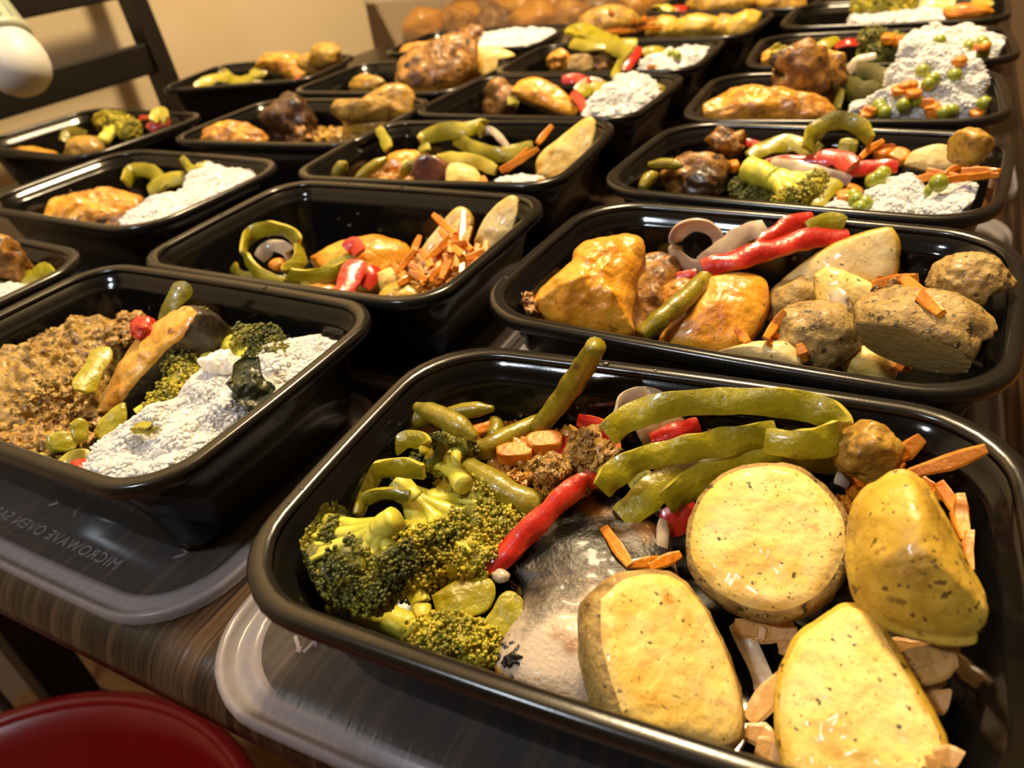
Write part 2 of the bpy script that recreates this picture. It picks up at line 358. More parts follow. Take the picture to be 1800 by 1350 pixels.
def lid(x, y, deg, label, text=False, mark=False):
    root = tag(empty('container_lid', (x, y, TT + .0005), R(deg)), label, 'lid', 'clear lids under the trays')
    def lp(inset, z): return [(px, py, z) for px, py in rr(.1165 - inset, .0795 - inset, max(.008, .036 - inset * .6), .002)]
    v, f = loft([lp(.0132, .0004), lp(.018, .0003), lp(.0182, .0010), lp(.0134, .0011)]); 
    pan = [lp(.0135, .0004), lp(.0135, .0011)]
    vv, ff = loft(pan, True, True); link('panel', vv, ff, ['clear_plastic'], root)
    prof = [(.0135, .0009), (.012, .0026), (.0095, .0028), (.0082, .0010), (.0048, .0008), (.0036, .0040), (.0022, .0056), (.0008, .0056), (0, .0046), (0, .0008),
            (.0009, .0006), (.0010, .0044), (.0020, .0047), (.0028, .0036), (.0042, .0001), (.0088, .0002), (.0100, .0020), (.0115, .0018), (.0132, .0002)]
    vv, ff = loft([lp(*q) for q in prof]); link('rim', vv, ff, ['clear_plastic_rim'], root)
    for sx, sy in ((-.045, -.046), (.045, -.046)):          # moulded stacking ribs
        vv, ff = tube([(sx - .035, sy, .0012), (sx - .033, sy + .006, .0013), (sx + .033, sy + .006, .0013), (sx + .035, sy, .0012)], [.0006] * 4, 6, 24)
        link('rib', vv, ff, ['clear_plastic_rim'], root)
    if text:
        cu = bpy.data.curves.new('t', 'FONT'); cu.body = 'MICROWAVE OVEN SAFE'; cu.size = .0078; cu.extrude = .0002; cu.space_character = 1.15
        to = bpy.data.objects.new('t', cu); col.objects.link(to); dg = bpy.context.evaluated_depsgraph_get()
        me = bpy.data.meshes.new_from_object(to.evaluated_get(dg)); bpy.data.objects.remove(to)
        me.materials.append(MATS['clear_plastic_rim']); me.transform(Matrix.Diagonal((-1, 1, 1, 1))); me.flip_normals()
        t = bpy.data.objects.new('embossed_text', me); col.objects.link(t); t.parent = root; t.location = text
    if mark:
        parts = []
        for k in range(3):
            a = R(90 + 120 * k); b = R(90 + 120 * (k + 1)); rr_ = .0062
            p = Vector((rr_ * math.cos(a), rr_ * math.sin(a), 0)); q = Vector((rr_ * math.cos(b), rr_ * math.sin(b), 0))
            d = (q - p).normalized(); nn = Vector((-d.y, d.x, 0)); s0 = p.lerp(q, .12); s1 = p.lerp(q, .70); s2 = p.lerp(q, .92)
            z = Vector((0, 0, .0004)); w_ = .0007
            pl = [s0 - nn * w_, s1 - nn * w_, s1 - nn * 2.2 * w_, s2, s1 + nn * 2.2 * w_, s1 + nn * w_, s0 + nn * w_]
            parts.append(([x_ for x_ in pl] + [x_ + z for x_ in pl], [tuple(range(6, -1, -1)), tuple(range(7, 14))] + [(i, (i + 1) % 7, (i + 1) % 7 + 7, i + 7) for i in range(7)]))
        vv, ff, _ = merge(parts); t = link('recycling_mark', vv, ff, ['clear_plastic_rim'], root, smooth=False); t.location = mark; t.rotation_euler.z = R(200)
    return root
DESC = dict(A='fish skin tray', B='onion ring tray', C='charred fish tray', D='curled pepper tray', E='broccoli stalk tray', F='plain rice tray', G='aubergine tray', H='broccoli tray by the chair',
            J='golden potato half tray', K='pepper tray by the wall', L='tall chicken leg tray', M='tray before the clear tub', N='orange slab tray', O='sagging pepper tray', P='domed potato tray', Q='far potato tray',
            R='blackened chicken pea rice tray', S='broccoli crown pea rice tray', T='far flat rice tray', U='ragged pepper rice tray')
CLAB = dict(A='black plastic tray holding silvery fish skin, broccoli and potato slices', B='black plastic tray holding chicken, whole potatoes and an onion ring', C='black plastic tray of white rice, curry meat and charred fish',
            D='black plastic tray with a curled green pepper ring and carrot shreds', E='black plastic tray with a broccoli stalk, red pepper and rice lumps', F='black plastic tray of plain white rice and orange chicken',
            G='black plastic tray with dark aubergine and looping green peppers', H='black plastic tray with broccoli and chicken beside the ladder-back chair', J='black plastic tray with a dark chicken leg and golden potato half',
            K='black plastic tray of peppers and chicken nearest the bare wall', L='black plastic tray with a tall browned chicken leg above its rim', M='black plastic tray of rice and chicken against the clear tub',
            N='black plastic tray with an orange chicken slab beside a rice heap', O='black plastic tray with sagging green peppers and rice peaks', P='black plastic tray with a domed brown potato and carrot shreds', Q='black plastic tray of golden potatoes at the far table end',
            R='black plastic tray of pea rice with blackened chicken on top', S='black plastic tray of pea rice with an olive broccoli crown', T='black plastic tray of flat rice with one large carrot piece', U='black plastic tray of rice with ragged green pepper')
for k, x, y, dg, dp in (('A', -.063, .164, 3.0, 0), ('B', -.065, .329, -2.6, 0), ('C', -.332, .181, -.8, 1), ('D', -.311, .3335, -.2, 1), ('E', -.066, .4915, -4.5, 0), ('F', -.568, .379, -3.3, 0),
                    ('G', -.323, .4935, 3.4, 1), ('H', -.802, .512, -5.0, 1), ('J', -.541, .563, 1.5, 1), ('K', -.797, .775, 13.0, 1), ('L', -.540, .738, -1.0, 1), ('M', -.556, .945, 4.0, 1),
                    ('N', -.318, .656, -1.5, 1), ('O', -.318, .815, 1.2, 1), ('P', -.300, .975, -3, 1), ('Q', -.255, 1.142, -5, 1), ('R', -.064, .655, 2.6, 0), ('S', -.055, .828, 4.0, 0),
                    ('T', -.055, 1.010, 0, 0), ('U', -.572, .196, -2.9, 0)):
    container(k, x, y, dg, CLAB[k], dp)
lid(-.089, .159, 3, 'clear lid with recycling mark under the fish skin tray', mark=(-.085, -.045, .0012))
lid(-.335, .168, -1, 'clear lid embossed with lettering under the curry and charred fish tray', text=(.060, -.0610, .0011))
lid(-.066, .318, 1, 'clear lid under the tray with the onion ring')
lid(-.312, .338, 1, 'clear lid under the tray with the curled green pepper ring')
lid(-.060, .489, -3, 'clear lid under the tray with the broccoli stalk')
lid(-.580, .370, -3, 'clear lid under the tray of plain rice and orange chicken')
lid(-.054, .655, 2, 'clear lid under the pea rice tray with blackened chicken')

# large clear tub of cooked chicken behind the trays
tub = tag(empty('storage_tub', (-.615, 1.245, TT + .0005)), 'large clear plastic tub of cooked chicken behind the trays', 'tub')
def tl(i, z): return [(px, py, z) for px, py in rr(.235 - i, .160 - i, .03, .002)]
v, f = loft([tl(.030, .0), tl(.026, .003), tl(.005, .098), tl(.002, .098), tl(-.004, .092), tl(-.006, .094), tl(-.004, .103), tl(.002, .104), tl(.008, .100), tl(.029, .006), tl(.034, .003)], True, True)
link('tub_body', v, f, ['tub_plastic'], tub)

# ------------------------------------------------------------------ food builders
CUR = 'A'; WARN = []; FOODS = {}
def clampv(vs):
    x0, y0, th, r = CONT[CUR]; c, s = math.cos(th), math.sin(th); out = []; mxd = 0
    for p in vs:
        dx, dy = p.x - x0, p.y - y0; x = dx * c + dy * s; y = -dx * s + dy * c; z = max(p.z, Z0 + .0024 + .0006 * random.random()); h = z - Z0
        if h < CH + .004:
            t = min(1, max(0, h / CH)); ins = .0215 - .0100 * t if h > .006 else .028 - .001 * h * 1000
            hx, hy = CL / 2 - ins - .0008, CW / 2 - ins - .0008; rc = max(.008, r - ins * .55)
            ox, oy = x, y
            x = max(-hx, min(hx, x)); y = max(-hy, min(hy, y))
            ex, ey = abs(x) - (hx - rc), abs(y) - (hy - rc)
            if ex > 0 and ey > 0:
                d = math.hypot(ex, ey)
                if d > rc: x = math.copysign(hx - rc + ex * rc / d, x); y = math.copysign(hy - rc + ey * rc / d, y)
            mxd = max(mxd, math.hypot(ox - x, oy - y))
        out.append(Vector((x0 + x * c - y * s, y0 + x * s + y * c, z)))
    return out, mxd
def lift_of(v):
    """slide a piece along its line of sight until it sits between the tray walls"""
    c = sum(v, Vector()) / len(v); d = (CAM - c).normalized(); sm = v[::max(1, len(v) // 250)]; st = state = random.getstate(); best = None
    up = .024 / d.z; zmin = min(p.z for p in v); dn = max(0, (zmin - Z0 - .002)) / d.z
    for k in range(0, 25):
        for sg in ((1, -1) if k else (1,)):
            t = k / 24 * (up if sg > 0 else -dn); m = clampv([p + d * t for p in sm])[1]
            if best is None or m < best[0] - .0004: best = (m, t)
        if best[0] < .003: break
    random.setstate(st); return d * best[1]
def food(name, v, f, mats, mi=None, parent=None, smooth=True, lift=None):
    v = [Vector(p) for p in v]; lift = lift_of(v) if lift is None else lift
    c = sum(v, Vector()) / len(v); k = 1 - lift.dot((CAM - c).normalized()) / (CAM - c).length
    v = [c + (p - c) * k + lift for p in v]; v, d = clampv(v); FOODS.setdefault(CUR, []).append((v, f))
    if d > .010: WARN.append((CUR, name, round(d * 1000), [round(sum(p[i] for p in v) / len(v), 3) for i in range(2)]))
    c = sum(v, Vector()) / len(v); c.z = min(p.z for p in v)
    if parent is not None:
        o = link(name, v, f, mats, mi=mi, smooth=smooth, loc=c); o.parent = parent; o.location = c - parent.location; return o
    return link(name, v, f, mats, mi=mi, smooth=smooth, loc=c)
def tops():
    V = []; Fc = []
    for v, f in FOODS.get(CUR, []):
        o = len(V); V += v; Fc += [tuple(i + o for i in q) for q in f]
    return BVHTree.FromPolygons(V, Fc)
def rest(tree, u, v, z, out):
    d = ray(u, v).normalized(); h = tree.ray_cast(CAM, d)[0]
    return (h if h is not None else P(u, v, z)) - d * out / 1000
def T(o, label, cat, group=None, kind=None): return tag(o, label, cat, group, kind)
def lb(look): return look + ' in the ' + DESC[CUR]
TC = Vector((0, 0, 1))
def nrm(p0, cam_=.6, up=.4, right=0.0):
    return ((CAM - p0).normalized() * cam_ + TC * up + RT * right).normalized()
def pad(name, outline, z, cam_=.3, up=.7, right=0, thick=10, dome=3, bulge=.5, mats=('chicken', 'chicken'), rough=.8, rs=90, rings=14, seg=72, edge=1.0, bands=3):
    """a slab seen face-on: outline on a tilted plane, thickness behind it"""
    cu = sum(p[0] for p in outline) / len(outline); cv = sum(p[1] for p in outline) / len(outline)
    p0 = P(cu, cv, z); n = nrm(p0, cam_, up, right)
    pts = [Pp(u, v, p0, n) for u, v in outline]
    c = catmull(pts + [pts[0]], seg)[:-1] if len(pts) > 2 else pts
    ctr = sum(c, Vector()) / len(c); th = thick / 1000; dm = dome / 1000; off = Vector([random.random() * 9 for _ in range(3)])
    loops = []; ro = rough / 1000
    for i in range(1, rings + 1):
        s = i / rings; l = []
        for q in c:
            p = ctr.lerp(q, s); h = dm * (1 - s ** 2.2) - edge / 1000 * max(0, (s - .82) / .18) ** 2
            l.append(p + n * (h + ro * fbm(p + off, rs)))
        loops.append(l)
    for k in range(1, bands + 1):
        a = k / bands; l = []
        for q in c:
            o = (q - ctr).normalized(); p = q - n * (th * a) + o * (bulge / 1000 * math.sin(math.pi * min(1, a * .9 + .1)))
            if a == 1: p = p - o * .003
            l.append(p + o * ro * .8 * fbm(p + off, rs * 1.3))
        loops.append(l)
    v, f = loft(loops, False, True); m = len(c); idx = len(v)
    v.append(ctr + n * (dm + ro * fbm(ctr + off, rs))); f = [q for q in f]
    mi = []
    for q in f:
        mi.append(0 if min(q) < (rings - 1) * m else 1)
    for j in range(m): f.append((idx, (j + 1) % m, j)); mi.append(0)
    f = [tuple(reversed(q)) if 0 else q for q in f]
    return food(name, v, f, list(mats), mi if len(mats) > 1 else None)
def chunk(name, c, r, rot=(0, 0, 0), cuts=(), mats=('potato_skin', 'potato_flesh'), rough=.10, rs=45, sub=4, fine=.03, parent=None):
    """irregular lump (ellipsoid with relief); cuts = planes (direction, distance 0..1) that slice flat faces"""
    p0 = c if isinstance(c, Vector) else P(*c); E = Euler([R(a) for a in rot]).to_matrix(); V, Fc = ico(sub); off = Vector([random.random() * 9 for _ in range(3)])
    rv = Vector(r) / 1000; v = []; cut = []
    cs = [((Vector(d)).normalized(), k) for d, k in cuts]
    for q in V:
        d = 1 + rough * 1.6 * fbm(q * 1.0 + off, 1.3, 2) + fine * fbm(q + off, 5, 3)
        p = q * d; w_ = 0
        for i, (n, k) in enumerate(cs):
            e = p.dot(n) - k
            if e > 0: p = p - n * e * .97; w_ = 1
        cut.append(w_)
        v.append(p0 + E @ Vector((p.x * rv.x, p.y * rv.y, p.z * rv.z)))
    mi = [1 if cs and sum(cut[i] for i in q) == 3 else 0 for q in Fc]
    return food(name, v, Fc, list(mats), mi if len(mats) > 1 else None, parent=parent, lift=Vector() if isinstance(c, Vector) else None)
def strip(name, path, width, thick=2.6, lean=.0, mats=('pepper_green', 'pepper_flesh'), curl=.14, n=None, closed=False, taper=.8, wd=None, rough=.35, twist=None):
    """ribbon swept along a path of (u, v, z); lean 0 = on edge, 1 = lying flat"""
    pts = [P(*q) for q in path]
    n = n or max(8, 6 * len(pts)); c = catmull(pts + ([pts[0]] if closed else []), n)
    W = width / 2000 * .88; t_ = thick / 1000; loops = []; tw = random.uniform(-.45, .45) if twist is None else twist; tw0 = random.uniform(-.25, .25); kl = min(1, sum((c[i + 1] - c[i]).length for i in range(n)) / (width * .006)); tw *= kl; tw0 *= kl; cw = random.uniform(-1, 1) * .5; off = Vector([random.random() * 9 for _ in range(3)])
    for i, p in enumerate(c):
        t = (c[min(i + 1, n)] - c[max(i - 1, 0)])
        if closed and i in (0, n): t = c[1] - c[n - 1]
        t.normalize(); side = t.cross(TC)
        side = side.normalized() if side.length > 1e-3 else RT.copy()
        if side.dot(CAM - p) < 0 and not closed: side = -side
        upv = side.cross(t).normalized()
        if upv.z < 0: upv = -upv
        w_ = (upv * (1 - lean) - side * lean).normalized(); nn = t.cross(w_).normalized()
        if not closed: w_ = (Matrix.Rotation(tw0 + tw * (i / n - .5) * 2 + .22 * kl * math.sin(i * .5 + cw), 3, t) @ w_); nn = t.cross(w_).normalized()
        if nn.dot(CAM - p) < 0 and not closed: nn = -nn
        a = i / n; k = 1.0
        if not closed: k = taper + (1 - taper) * min(1, min(a, 1 - a) / .14) ** .6
        Wk = W * k * (1 + .22 * noise.noise(p * 110 + off)); tk = t_ * (.75 + .25 * k); l = []
        for q in range(7):
            s = -1 + q / 3; l.append(p + w_ * (s * Wk) + nn * (tk * .5 * (1 - .30 * abs(s) ** 4) - curl * Wk * s * s + rough / 1000 * noise.noise(p * 240 + w_ * s + off)))
        for q in range(7):
            s = 1 - q / 3; l.append(p + w_ * (s * Wk * .97) + nn * (-tk * .5 * (1 - .30 * abs(s) ** 4) - curl * Wk * s * s))
        loops.append(l)
    v, f = loft(loops, not closed, not closed)
    mi = [0 if min(i_ % 14 for i_ in q) < 6 and max(i_ % 14 for i_ in q) < 8 and len(q) == 4 else 1 for q in f]
    o = food(name, v, f, list(mats), mi if len(mats) > 1 else None)
    for e in o.data.edges:
        a_, b_ = e.vertices[0] % 14, e.vertices[1] % 14
        if (a_ == b_ and a_ in (0, 6, 7, 13)) or (not closed and e.vertices[0] // 14 == e.vertices[1] // 14 and e.vertices[0] // 14 in (0, n)): e.use_edge_sharp = True
    return o
def bean(path, r=3.6, m='bean', cut=False, name='green_bean'):
    v, f = tube([P(*q) for q in path], [r * .55 / 1000 if not cut else r * .95 / 1000] + [r / 1000, r * 1.08 / 1000, r / 1000] + [(r * .35 if not cut else r * .9) / 1000], 12, 26, .12)
    return food(name, v, f, [m])
def shred(a, b, wd=3.2, th=1.7, m='carrot', sag=1.0, tree=None):
    p, q = (rest(tree, *a, th * .8), rest(tree, *b, th * .8)) if tree else (P(*a), P(*b))
    if tree and (p - q).length > .06: p, q = P(*a), P(*b)
    t = (q - p).normalized(); s = t.cross((CAM - p).normalized()).normalized(); u = s.cross(t).normalized()
    wd /= 2000; th /= 2000; mid = p.lerp(q, .5) - u * sag / 1000 + s * random.uniform(-1, 1) * .0012; loops = []
    if tree and (p - q).length < .06: mid = rest(tree, (a[0] + b[0]) / 2, (a[1] + b[1]) / 2, a[2], th * 2500)
    for k, c in enumerate((p, p.lerp(mid, .6), mid, mid.lerp(q, .4), q)):
        kk = (.75, 1, 1.06, 1, .7)[k] * random.uniform(.9, 1.1)
        loops.append([c + s * wd * kk * x + u * th * y for x, y in ((-1, -1), (1, -1), (1.05, .6), (.7, 1), (-.7, 1), (-1.05, .6))])
    v, f = loft(loops, True, True)
    return food('carrot_shred', v, f, [m], smooth=False, lift=Vector() if tree else None)
def blobs(centers, sub=1, jit=.25):
    V, Fc = ico(sub); parts = []
    for p, r in centers:
        o = Vector([random.random() * 9 for _ in range(3)])
        e = Vector((random.uniform(.7, 1.35), random.uniform(.7, 1.35), random.uniform(.7, 1.2)))
        parts.append(([p + Vector((q.x * e.x, q.y * e.y, q.z * e.z)) * r * (1 + jit * 1.5 * noise.noise(q * 1.9 + o)) for q in V], Fc))
    v, f, _ = merge(parts); return v, f
def broccoli(label, cut, tips, stem=6, bud=1.5, cnt=170, yellow=False, group=None, name='broccoli_floret', fork=.45):
    """stalk from the cut end, forking into branches that each carry a head of tiny buds"""
    c = P(*cut); T_ = [(P(t[0], t[1], t[2]), t[3] / 1000) for t in tips]; ctr = sum((t[0] for t in T_), Vector()) / len(T_)
    hub = c.lerp(ctr, fork); root = empty(name, c); tag(root, label, 'broccoli', group)
    parts = [tube([c, c.lerp(hub, .5), hub], [stem / 1000 * 1.02, stem / 1000, stem / 1000 * .95], 12, 10, .15)]
    for p, r in T_:
        mid = hub.lerp(p, .5) + Vector((0, 0, .001))
        parts.append(tube([c.lerp(hub, .6), hub.lerp(mid, .6), mid, p], [stem / 1000 * .78, stem / 1000 * .66, stem / 1000 * .58, r * .45], 10, 12, .15))
        for k in range(5):          # small side branches reaching the head
            d = Vector([random.uniform(-1, 1) for _ in range(3)]).normalized(); e = p + d * r * .8
            parts.append(tube([mid.lerp(p, .15), mid.lerp(e, .6), e], [stem / 1000 * .36, stem / 1000 * .28, stem / 1000 * .2], 6, 6, .2))
    sv, sf, _ = merge(parts)
    core = []; buds = []
    for p, r in T_:
        ax_ = (p - hub).normalized()
        core.append((p, r * .74))
        for k in range(7):
            d = Vector([random.gauss(0, 1) for _ in range(3)]).normalized()
            if d.dot(ax_) < -.2: d = -d
            core.append((p + d * r * .50, r * .38))
        for k in range(int(cnt * 1.9)):
            d = Vector([random.gauss(0, 1) for _ in range(3)]).normalized()
            if d.dot(ax_) < -.35: d = -d
            lum = 1 + .22 * noise.noise(d * 2.6 + p * 50)
            buds.append((p + d * r * lum * random.uniform(.88, 1.05), bud / 1000 * random.uniform(.45, .95)))
    v1, f1 = blobs(core, 3, .3); v2, f2 = blobs(buds, 1, .4); v, f, _ = merge([(v1, f1), (v2, f2)])
    lf = lift_of([Vector(p) for p in sv] + [Vector(p) for p in v]); root.location = root.location + lf
    food('stalk', sv, sf, ['broccoli_stem'], parent=root, lift=lf)
    food('bud_head', v, f, ['broccoli_bud_yellow' if yellow else 'broccoli_bud'], parent=root, lift=lf)
    return root
GV = []; GF = []
for k, (z, r) in enumerate(((-1, .35), (-.55, .85), (0, 1), (.55, .85), (1, .35))):
    for j in range(5): GV.append(Vector((r * math.cos(j * 1.2566), r * math.sin(j * 1.2566), z)))
for k in range(4):
    for j in range(5): GF.append((k * 5 + j, k * 5 + (j + 1) % 5, k * 5 + 5 + (j + 1) % 5, k * 5 + 5 + j))
GF += [(4, 3, 2, 1, 0), (20, 21, 22, 23, 24)]
def rice(label, outline, z, dome=12, thick=16, cnt=900, m='rice', gl=3.0, gr=1.4, lump=4.0, group=None, rings=16, seg=60, up=.85, cam_=.15, ls=75):
    cu = sum(p[0] for p in outline) / len(outline); cv = sum(p[1] for p in outline) / len(outline)
    p0 = P(cu, cv, z); n = nrm(p0, cam_, up)
    pts = [Pp(u, v, p0, n) for u, v in outline]; c = catmull(pts + [pts[0]], seg)[:-1]; ctr = sum(c, Vector()) / len(c)
    off = Vector([random.random() * 9 for _ in range(3)]); dm, th, lu = dome / 1000, thick / 1000, lump / 1000
    def surf(s, q):
        p = ctr.lerp(q, s); h = dm * (1 - s ** 2.4) + lu * (.75 * fbm(p + off, ls, 2))
        return p + n * (h if s < .98 else h * .3)
    loops = [[surf(i / rings, q) for q in c] for i in range(1, rings + 1)]
    loops.append([q - n * th + (q - ctr).normalized() * .002 for q in c])
    v, f = loft(loops, False, True); k = len(v); v.append(surf(0, c[0])); mm = len(c)
    for j in range(mm): f.append((k, (j + 1) % mm, j))
    parts = [(v, f)]
    for i in range(cnt):
        s = math.sqrt(random.random()) * 1.0; j = random.randrange(mm); q = c[j].lerp(c[(j + 1) % mm], random.random())
        if random.random() < .16: p = q - n * th * random.random() * .8
        else: p = surf(min(s, .97), q)
        E_ = Euler((R(90) + random.gauss(0, .09), random.gauss(0, .5), random.random() * 6.28)).to_matrix()
        a = gl / 1000 * random.uniform(.75, 1.15); b = gr / 1000 * random.uniform(.85, 1.2); p = p + n * b * random.uniform(-.9, -.15)
        parts.append(([p + E_ @ Vector((g.x * b, g.y * b, g.z * a)) for g in GV], GF))
    v, f, _ = merge(parts)
    return T(food('rice_portion', v, f, [m]), label, 'rice', group, 'stuff')
def mince(label, outline, z, cnt=90, r=(1.6, 3.6), m='mince', dome=3, thick=8, name='minced_meat', cat='mince', parent=None):
    cu = sum(p[0] for p in outline) / len(outline); cv = sum(p[1] for p in outline) / len(outline)
    p0 = P(cu, cv, z); pts = [P(u, v, z) for u, v in outline]; c = catmull(pts + [pts[0]], 40)[:-1]; ctr = sum(c, Vector()) / len(c); cs = []
    for i in range(cnt):
        s = math.sqrt(random.random()); q = ctr.lerp(random.choice(c), s)
        cs.append((q + TC * (dome / 1000 * (1 - s * s) - random.random() * .003), random.uniform(*r) / 1000))
    for i in range(14): cs.append((ctr.lerp(random.choice(c), random.random() * .75) - TC * thick * .0005, thick / 1000 * .75))
    v, f = blobs(cs, 3, .6)
    o = food(name, v, f, [m], parent=parent, lift=Vector() if parent is None else None)
    return o if parent is not None else T(o, label, cat, None, 'stuff')
def ell(cu, cv, ru, rv, n=10, rot=0, jit=.06):
    o = []
    for k in range(n):
        a = 2 * math.pi * k / n; x, y = ru * math.cos(a), rv * math.sin(a); j = 1 + random.uniform(-jit, jit)
        o.append((cu + j * (x * math.cos(R(rot)) - y * math.sin(R(rot))), cv + j * (x * math.sin(R(rot)) + y * math.cos(R(rot)))))
    return o
PG = ('pepper_green', 'pepper_flesh'); PR = ('pepper_red', 'pepper_red_flesh'); PD = ('pepper_dark', 'pepper_green'); ON = ('onion', 'onion')
def pepper(path, width, look, red=False, lean=.2, name='pepper_strip', mats=None, group=None, **k):
    return T(strip(name, path, width, lean=lean, mats=mats or (PR if red else PG), **k), lb(look), 'pepper', group)
def onion(path, width, look, **k): return T(strip('onion_strip', path, width, thick=1.6, mats=ON, **k), lb(look), 'onion')
def shreds(lst, look='orange carrot shred', z0=None, group='carrot shreds', m='carrot', on=False, **k):
    t = tops() if on else None
    for a, b in lst: T(shred(a, b, m=m, tree=t, **k), lb(look), 'carrot', group + ' in the ' + DESC[CUR])
def rshreds(cu, cv, ru, rv, z, n, ln=(40, 80), ang=(0, 180), zr=10, m='carrot', **k):
    out = []
    for i in range(n):
        a = R(random.uniform(*ang)); l = random.uniform(*ln) / 2; u, v_ = cu + random.uniform(-ru, ru), cv + random.uniform(-rv, rv); zz = z + random.uniform(-zr, zr) * .5
        out.append(((u - l * math.cos(a), v_ + l * math.sin(a), zz), (u + l * math.cos(a), v_ - l * math.sin(a), zz + random.uniform(-3, 5))))
    shreds(out, m=m, **k)
def potato(look, name='potato_piece', **k): return T(chunk(name, **k), lb(look), 'potato')
def meat(look, outline, z, m='chicken', name='chicken_piece', cat='chicken', m2=None, **k):
    k.setdefault('rough', 2.2); k.setdefault('rs', 75); k.setdefault('dome', 7); k.setdefault('thick', 12); k.setdefault('cam_', .45); k.setdefault('up', .55)
    return T(pad(name, outline, z, mats=(m, m2 or m), **k), lb(look), cat)
def peas(lst, r=3.6, name='green_pea', look='round green pea', m='pea'):
    t = tops()
    for q in lst: T(chunk(name, rest(t, *q, r * .35), (r, r, r), mats=(m,), rough=.02, fine=.01, sub=3), lb(look), 'pea', 'peas in the ' + DESC[CUR])
def dices(lst, r=5, look='soft orange carrot dice'):
    t = tops()
    for q in lst:
        T(chunk('carrot_dice', rest(t, *q, r * .3), (r * random.uniform(.8, 1.3), r, r * .8), (random.uniform(-20, 20), random.uniform(-20, 20), random.uniform(0, 90)), cuts=[((1, 0, 0), .7), ((-1, 0, 0), .7), ((0, 1, 0), .7), ((0, 0, 1), .6)],
                mats=('carrot', 'carrot'), sub=3, rough=.05), lb(look), 'carrot', 'carrot dice in the ' + DESC[CUR])
# ------------------------------------------------------------------ tray with fish skin, broccoli and potato slices
CUR = 'A'
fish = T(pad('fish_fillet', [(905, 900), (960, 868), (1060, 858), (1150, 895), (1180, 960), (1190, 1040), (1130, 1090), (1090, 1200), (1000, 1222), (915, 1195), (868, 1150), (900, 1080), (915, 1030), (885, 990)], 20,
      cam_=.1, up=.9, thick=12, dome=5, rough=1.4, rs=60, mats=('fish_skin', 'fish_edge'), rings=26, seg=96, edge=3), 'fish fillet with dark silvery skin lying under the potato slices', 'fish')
mince('', [(872, 1140), (905, 1125), (935, 1150), (930, 1178), (890, 1172)], 16, 26, (1.5, 3.2), 'charred', thick=5, name='crust', parent=fish)
T(pad('potato_slice', ell(1349, 943, 138, 127, 14, 8, .025), 43, cam_=.72, up=.42, right=-.10, thick=19, dome=1.2, bulge=2.6, rough=.6, rs=140, edge=1.6, mats=('potato_flesh', 'potato_skin'), rings=22, seg=110, bands=7), 'thick round potato slice with a brown skin edge, showing its full face', 'potato')
T(pad('potato_slice', [(1060, 1050), (1110, 1012), (1180, 1010), (1228, 1048), (1268, 1120), (1300, 1200), (1310, 1275), (1285, 1306), (1205, 1298), (1120, 1278), (1085, 1215), (1062, 1130)], 40, cam_=.66, up=.30, right=.42,
      thick=21, dome=1.2, bulge=3, rough=.7, rs=120, edge=1.6, mats=('potato_flesh', 'potato_skin'), rings=22, seg=110, bands=7), 'oval potato slice leaning on the round slice, brown skin on one side', 'potato')
T(pad('potato_slice', [(1440, 1090), (1485, 1064), (1528, 1078), (1568, 1140), (1605, 1205), (1648, 1285), (1655, 1350), (1630, 1395), (1520, 1400), (1400, 1385), (1372, 1300), (1372, 1200), (1400, 1125)], 38, cam_=.7, up=.42, right=-.15,
      thick=20, dome=1.5, bulge=2.5, rough=.7, rs=120, edge=1.8, mats=('potato_flesh', 'potato_yellow_skin'), rings=22, seg=110, bands=7), 'tapering potato slice with an orange stain and a seed on its face', 'potato')
T(pad('potato_wedge', [(1530, 855), (1585, 828), (1625, 850), (1662, 915), (1705, 1000), (1750, 1085), (1738, 1112), (1690, 1124), (1600, 1110), (1532, 1072), (1502, 1010), (1500, 930), (1510, 885)], 34, cam_=.85, up=.2, right=.1,
      thick=14, dome=15, bulge=2, rough=1.0, rs=90, edge=2, mats=('potato_yellow_skin', 'potato_yellow_skin'), rings=24, seg=110, bands=6), 'potato wedge with yellow speckled skin beside the carrot shreds', 'potato')
T(chunk('potato_piece', (1522, 792, 46), (11, 10, 11), (20, 30, 10), [((.3, -1, .4), .75), ((-1, .2, .3), .8)], ('potato_crust', 'potato_crust'), .14, sub=5), 'small browned potato end behind the round potato slice', 'potato')
# peppers
pepper([(1068, 765, 34), (1105, 735, 38), (1180, 712, 42), (1290, 705, 44), (1400, 712, 44), (1455, 728, 43), (1474, 752, 41), (1455, 775, 39), (1405, 782, 38), (1345, 774, 37)], 13, 'long green pepper strip bent back in a hook', lean=.25, n=70, thick=3.2)
pepper([(1058, 862, 26), (1085, 830, 30), (1135, 805, 33), (1220, 787, 35), (1300, 772, 36), (1365, 760, 37)], 12, 'broad green pepper strip below the hooked one', lean=.45, n=48, thick=3.0)
pepper([(1170, 885, 22), (1230, 846, 27), (1310, 818, 30), (1400, 802, 32), (1475, 818, 31)], 14, 'green pepper strip tucked behind the round potato slice', lean=.3, n=44, thick=3)
pepper([(1092, 912, 24), (1130, 880, 28), (1188, 822, 33)], 13, 'short green pepper piece with a cut end over the fish', lean=.7, n=24, thick=3.4, taper=.9)
pepper([(1110, 862, 24), (1150, 840, 27)], 9, 'thin green pepper sliver between the broad strips', lean=.6)
pepper([(600, 900, 18), (612, 862, 22), (650, 832, 25), (700, 822, 26), (745, 830, 26)], 10, 'curved green pepper strip against the tray wall', lean=.25, n=30, thick=3)
pepper([(630, 905, 20), (640, 880, 23), (675, 868, 25), (720, 872, 25)], 6, 'small inner green pepper curl beside the broccoli', lean=.3, n=24, mats=PD)
pepper([(690, 790, 24), (715, 772, 28), (745, 778, 28), (752, 800, 26)], 9, 'rolled green pepper end with a pale rim', lean=.4, n=24)
